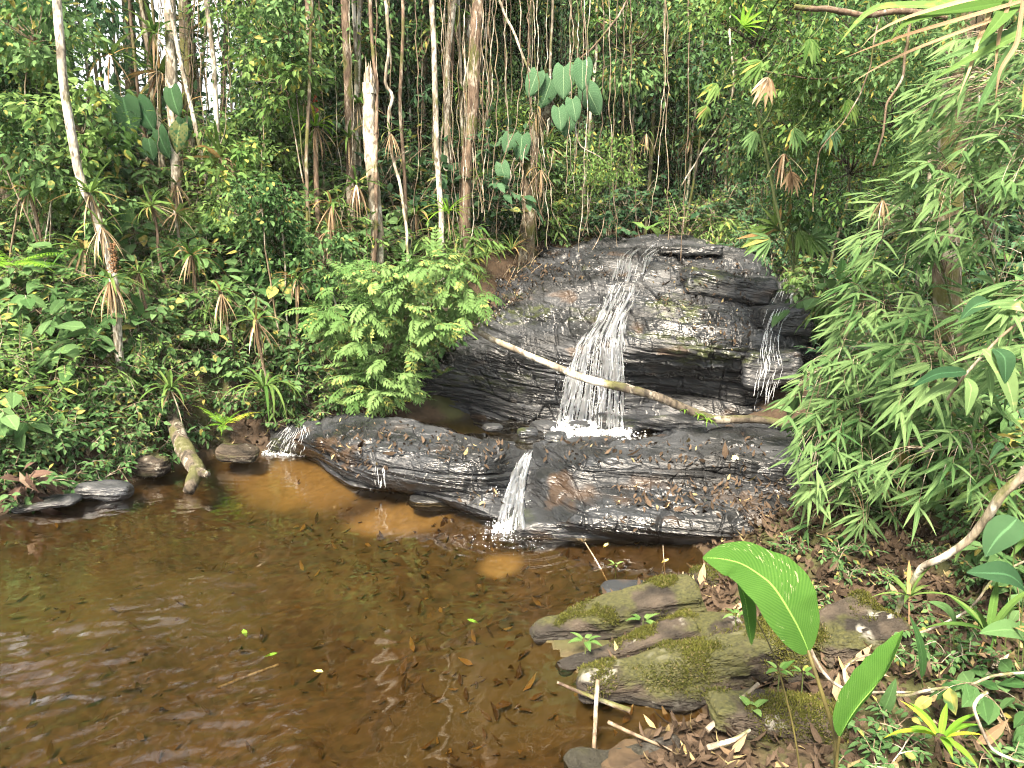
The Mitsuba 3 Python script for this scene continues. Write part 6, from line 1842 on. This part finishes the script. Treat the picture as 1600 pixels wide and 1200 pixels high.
scene['leaf_yellow'] = two({'type': 'principled', 'base_color': {'type': 'rgb', 'value': [.50, .48, .16]}, 'roughness': .5})

# litter on the forest floor of the near bank and the left shore
g = np.random.default_rng(66)
sp = []
for x, y, z in zip(*(lambda a, b: (a, b, ground_z(a, b)))(g.uniform(.5, 3.6, 13000), g.uniform(1.6, 5.4, 13000))):
    if POOL.distance(shapely.Point(x, y)) > .04 and in_view(x, y, z, 0):
        sp.append((x, y, z + g.uniform(0, .02)))
k = structure('fallen_litter', litter(0, sp, .080, 6), 'leaf_litter', False, 'stuff', 'thick brown leaf litter covering the near bank')
sp2 = []
for x, y, z in zip(*(lambda a, b: (a, b, ground_z(a, b)))(g.uniform(-5, 0, 9000), g.uniform(5.2, 8.6, 9000))):
    dd = POOL.distance(shapely.Point(x, y))
    if .02 < dd < 1.2 and KEEP.distance(shapely.Point(x, y)) > .0:
        sp2.append((x, y, z))
structure('fallen_litter', litter(0, sp2, .085, 7), 'leaf_litter', False, 'stuff', 'brown leaf litter along the left shore')
n_big = 0
for (x, y, z) in [sp[i] for i in g.permutation(len(sp))]:
    q = to_px(np.array([x, y, z]))
    if n_big >= 90:
        break
    if q[0] < 1590 and q[1] < 1190 and q[1] > 880:
        n_big += 1
        solo('dry_leaf', litter(1, [np.array([x, y, z + .02])], g.uniform(.09, .15), g.integers(1e6)), 'leaf_litter' if n_big % 2 else 'leaf_dead', 'large dry leaf lying on top of the litter of the near bank', 'leaf', 'large dry leaves on the near bank', smooth=False)

# leaves on the bed of the pool and a few floating
xb, yb = g.uniform(-5.5, 1.9, 9000), g.uniform(1.5, 7.2, 9000)
zb = ground_z(xb, yb)
ok = zb < -.03
dens = meshkit.fbm(np.stack([xb * .9, yb * .9, xb * 0], -1), 3, 9) + .10 * np.clip(xb + 1.5, -1, 1)
ok &= g.random(len(xb)) < np.clip((dens - .38) * 2.0, .04, .55)
sand_keep = np.ones(len(xb), bool)
for (c, a, b, w) in SAND:
    sand_keep &= (((xb - c[0]) / a) ** 2 + ((yb - c[1]) / b) ** 2 > .8) | (g.random(len(xb)) < .06)
ok &= sand_keep
structure('sunken_leaves', litter(0, np.stack([xb, yb, zb + .004], -1)[ok], .088, 8), 'leaf_sunk', False, 'stuff', 'brown sunken leaves covering the bed of the pool')
thin_leaf('leaf_sunk', leaf_color((0.030, 0.020, 0.009), (0.090, 0.058, 0.027), (0.17, 0.11, 0.04), 0.88, 3.0, 0.1), rough=0.7, trans=0.1)
for i, (px, py, lab) in enumerate([(730, 967, 'small lime green leaf floating in the middle of the pool'), (434, 1020, 'narrow yellow green leaf floating near the sunken stick'), (380, 983, 'pale yellow leaf floating left of the middle of the pool'), (1045, 873, 'yellow leaf floating by the ledge at the pool end'), (950, 848, 'yellow leaf at the water edge under the low layered slab'), (268, 738, 'small yellow leaf floating behind the mossy log'), (505, 1050, 'olive leaf floating below the middle of the pool')]):
    P = onz(px, py, .006)
    solo('floating_leaf', batch(leaf(1, .4, 3, .1, .2), [P], [r5.normal(0, 1, 3) * [1, 1, 0]], [[0, 0, 1.0]], [.07], r5), 'leaf_lime' if i < 3 else 'leaf_yellow', lab, 'leaf', smooth=False)
# a heap of big dry leaves at the far left
k = thing('dead_leaf_heap', 'heap of large purple brown dead leaves at the left edge of the shore', 'leaf heap')
for i in range(40):
    P = at(r5.uniform(-10, 60), r5.uniform(735, 790), 5.35 + r5.uniform(-.1, .25))
    m = batch(DL, [P], [r5.normal(0, 1, 3) * [1, .6, .7] - [0, 0, .3]], [[r5.normal(0, .5), -.6, 1]], [r5.uniform(.14, .26)], r5)
    part(k, 'leaf', m, 'leaf_heap', False)
thin_leaf('leaf_heap', leaf_color((0.040, 0.026, 0.021), (0.130, 0.085, 0.066), (0.26, 0.19, 0.14), 0.88, 4.0, 0.2), rough=0.6, trans=0.1)
# dry grass hanging over the upper left of the rock
for i in range(34):
    px, py = r5.uniform(735, 850), r5.uniform(375, 420)
    D = float(front(np.array([px]), np.array([py + 10.0]))[0]) - .1
    stick([at(px, py, D), at(px - r5.uniform(5, 25), py + r5.uniform(20, 45), D - .12), at(px - r5.uniform(20, 45), py + r5.uniform(60, 110), D - .2)], .003, .0015, 'straw', 'dry grass stalk hanging over the upper left of the rock face', 'grass stalk', 'dry stalks over the upper left of the rock face', n=10, seed=1700 + i, name='dry_stalk', sides=3, wob=.02)
for i, (px, py, D, s) in enumerate([(760, 400, 9.3, .8), (720, 420, 9.0, .8), (800, 390, 9.8, .8), (745, 440, 8.7, .7), (730, 480, 8.2, .6)]):
    P = at(px, py, D)
    copy_thing('grass_clump', f'tuft{i % 3}', place(*P, i * 60, s), ['grass clump at the back of the leaf drift', 'grass clump above the feathery shrub', 'grass clump under the thick mossy stump', 'grass clump between the feathery shrub and the leaf drift', 'grass clump beside the upper end of the fallen branch'][i], 'plant')

# ------------------------------------------------------------------ humid air under the trees
scene['humid_air'] = {'type': 'homogeneous', 'albedo': {'type': 'rgb', 'value': [0.95, 0.95, 0.95]}, 'sigma_t': 0.0006}
scene['haze'] = {'type': 'cube', 'to_world': T().translate([0, 10, 6]).scale([58, 52, 11]), 'bsdf': {'type': 'null'}, 'interior': {'type': 'ref', 'id': 'humid_air'}}
scene['camera']['medium'] = {'type': 'ref', 'id': 'humid_air'}
labels['haze'] = {'label': 'thin humid haze in the air under the trees', 'kind': 'stuff'}

# ------------------------------------------------------------------ labels: tell look-alike plants apart by what they stand beside
LANDMARKS = [
    ('the mossy log', 290, 700), ('the drooping strap plant', 413, 610), ('the lacy side spout', 450, 690), ('the feathery shrub', 640, 520), ('the broken pale stump', 582, 250),
    ('the slender leaning white tree', 120, 200), ('the lowest dead leaf mop', 172, 440), ('the mottled grey tree', 275, 200), ('the red flowered bromeliad', 494, 190), ('the straight brown tree', 546, 250),
    ('the thin white trunk', 682, 200), ('the root hung tree', 735, 250), ('the thick mossy stump', 828, 300), ('the large heart leaves', 885, 140), ('the grey liana', 1140, 150),
    ('the small fan palm', 1232, 380), ('the dry fan leaf', 1200, 130), ('the mossy trunk in the bamboo', 1485, 250), ('the crest of the rock', 1000, 375), ('the dead leaf heap', 30, 755),
    ('the round dark boulder', 250, 725), ('the brown skirted bromeliad', 345, 455), ('the hanging strap leaves', 1520, 60), ('the left edge tree', 20, 250), ('the crooked pale branch', 1500, 840),
    ('the large leaf plant', 1230, 960), ('the twisting pale liana', 612, 200), ('the leaf drift on the rock', 780, 450), ('the side stream', 1225, 450), ('the yellowish upright rock', 315, 575),
    ('the flat grey stone', 162, 762), ('the brown dead tuft in the bamboo', 1380, 305)]
SHORT = {'thicket_shrub': 'oval leaved thicket shrub', 'thicket_plant': 'narrow leaved thicket plant', 'stem_bromeliad': 'skirted bromeliad on a stem', 'pole_tree': 'thin pale young tree', 'aerial_root': 'thin aerial root', 'tall_shrub': 'tall dark green shrub', 'tall_bush': 'tall fine leaved bush', 'tall_tuft': 'tall strap leaved tuft', 'perched_bromeliad': 'perched brown skirted bromeliad', 'leafy_sapling': 'leafy sapling spray', 'hanging_vine': 'thin hanging vine', 'splash_stone': 'small wet stone', 'leafy_shrub': 'oval leaved green shrub', 'broadleaf_plant': 'broad drooping leaved plant', 'bushy_shrub': 'small leaved bright shrub', 'narrow_leaf_plant': 'narrow pointed leaved plant', 'grass_tuft': 'strap leaved tuft',
         'understorey_shrub': 'dark green shrub', 'understorey_plant': 'small leaved forest bush', 'strap_tuft': 'strap leaved forest tuft', 'bank_shrub': 'dark green shrub', 'bank_broadleaf': 'broad leaved plant', 'bank_bush': 'oval leaved bush',
         'bank_lance_plant': 'narrow leaved plant', 'forest_tree': 'slender forest trunk', 'understorey_tree': 'small leafy crowned tree', 'leafy_vine': 'hanging leafy vine curtain', 'fern': 'green fern', 'bromeliad': 'skirted bromeliad',
         'seedling': 'low leafy seedling', 'shore_seedling': 'low green seedling', 'bank_sedge': 'thin grassy tuft', 'bank_herb': 'broad leaved herb', 'bank_sapling': 'narrow leaved young plant'}
used = {}
byname = {}
for k_, v_ in labels.items():
    if '__' not in k_ and v_.get('group') and k_.rsplit('_', 1)[0 if k_[-3:].isdigit() else -1] and (k_[:-4] if k_[-3:].isdigit() else k_) in SHORT:
        byname.setdefault(v_['group'], []).append(k_)


first_part = {}
for kk, d in scene.items():
    top = kk.split('__')[0]
    if top in labels and isinstance(d, dict) and 'filename' in d:
        first_part.setdefault(top, kk)


def centre(k):
    d = scene[first_part[k]]
    v = meshkit.WRITTEN[d['filename']][0]
    c = v.mean(0)
    if 'to_world' in d:
        c = (np.array(d['to_world'].matrix) @ np.append(c, 1.0))[:3]
    return c


for grp, ks in byname.items():
    P = to_px(np.array([centre(k) for k in ks]))
    for k, p in zip(ks, P):
        base = SHORT[k[:-4] if k[-3:].isdigit() else k]
        cand = []
        for nm, x, y in LANDMARKS:
            dx, dy = p[0] - x, p[1] - y
            dist = math.hypot(dx, dy)
            near = 'just ' if dist < 75 else 'well ' if dist > 190 else ''
            a = math.degrees(math.atan2(-dy, dx)) % 360
            rel = ['right of', 'up and right of', 'above', 'up and left of', 'left of', 'down and left of', 'below', 'down and right of'][int((a + 22.5) // 45) % 8]
            cand.append((dist, f'{base} {near}{rel} {nm}'))
        cand.sort()
        for dist, lab in cand[:20]:
            if lab not in used:
                used[lab] = k
                labels[k]['label'] = lab
                break
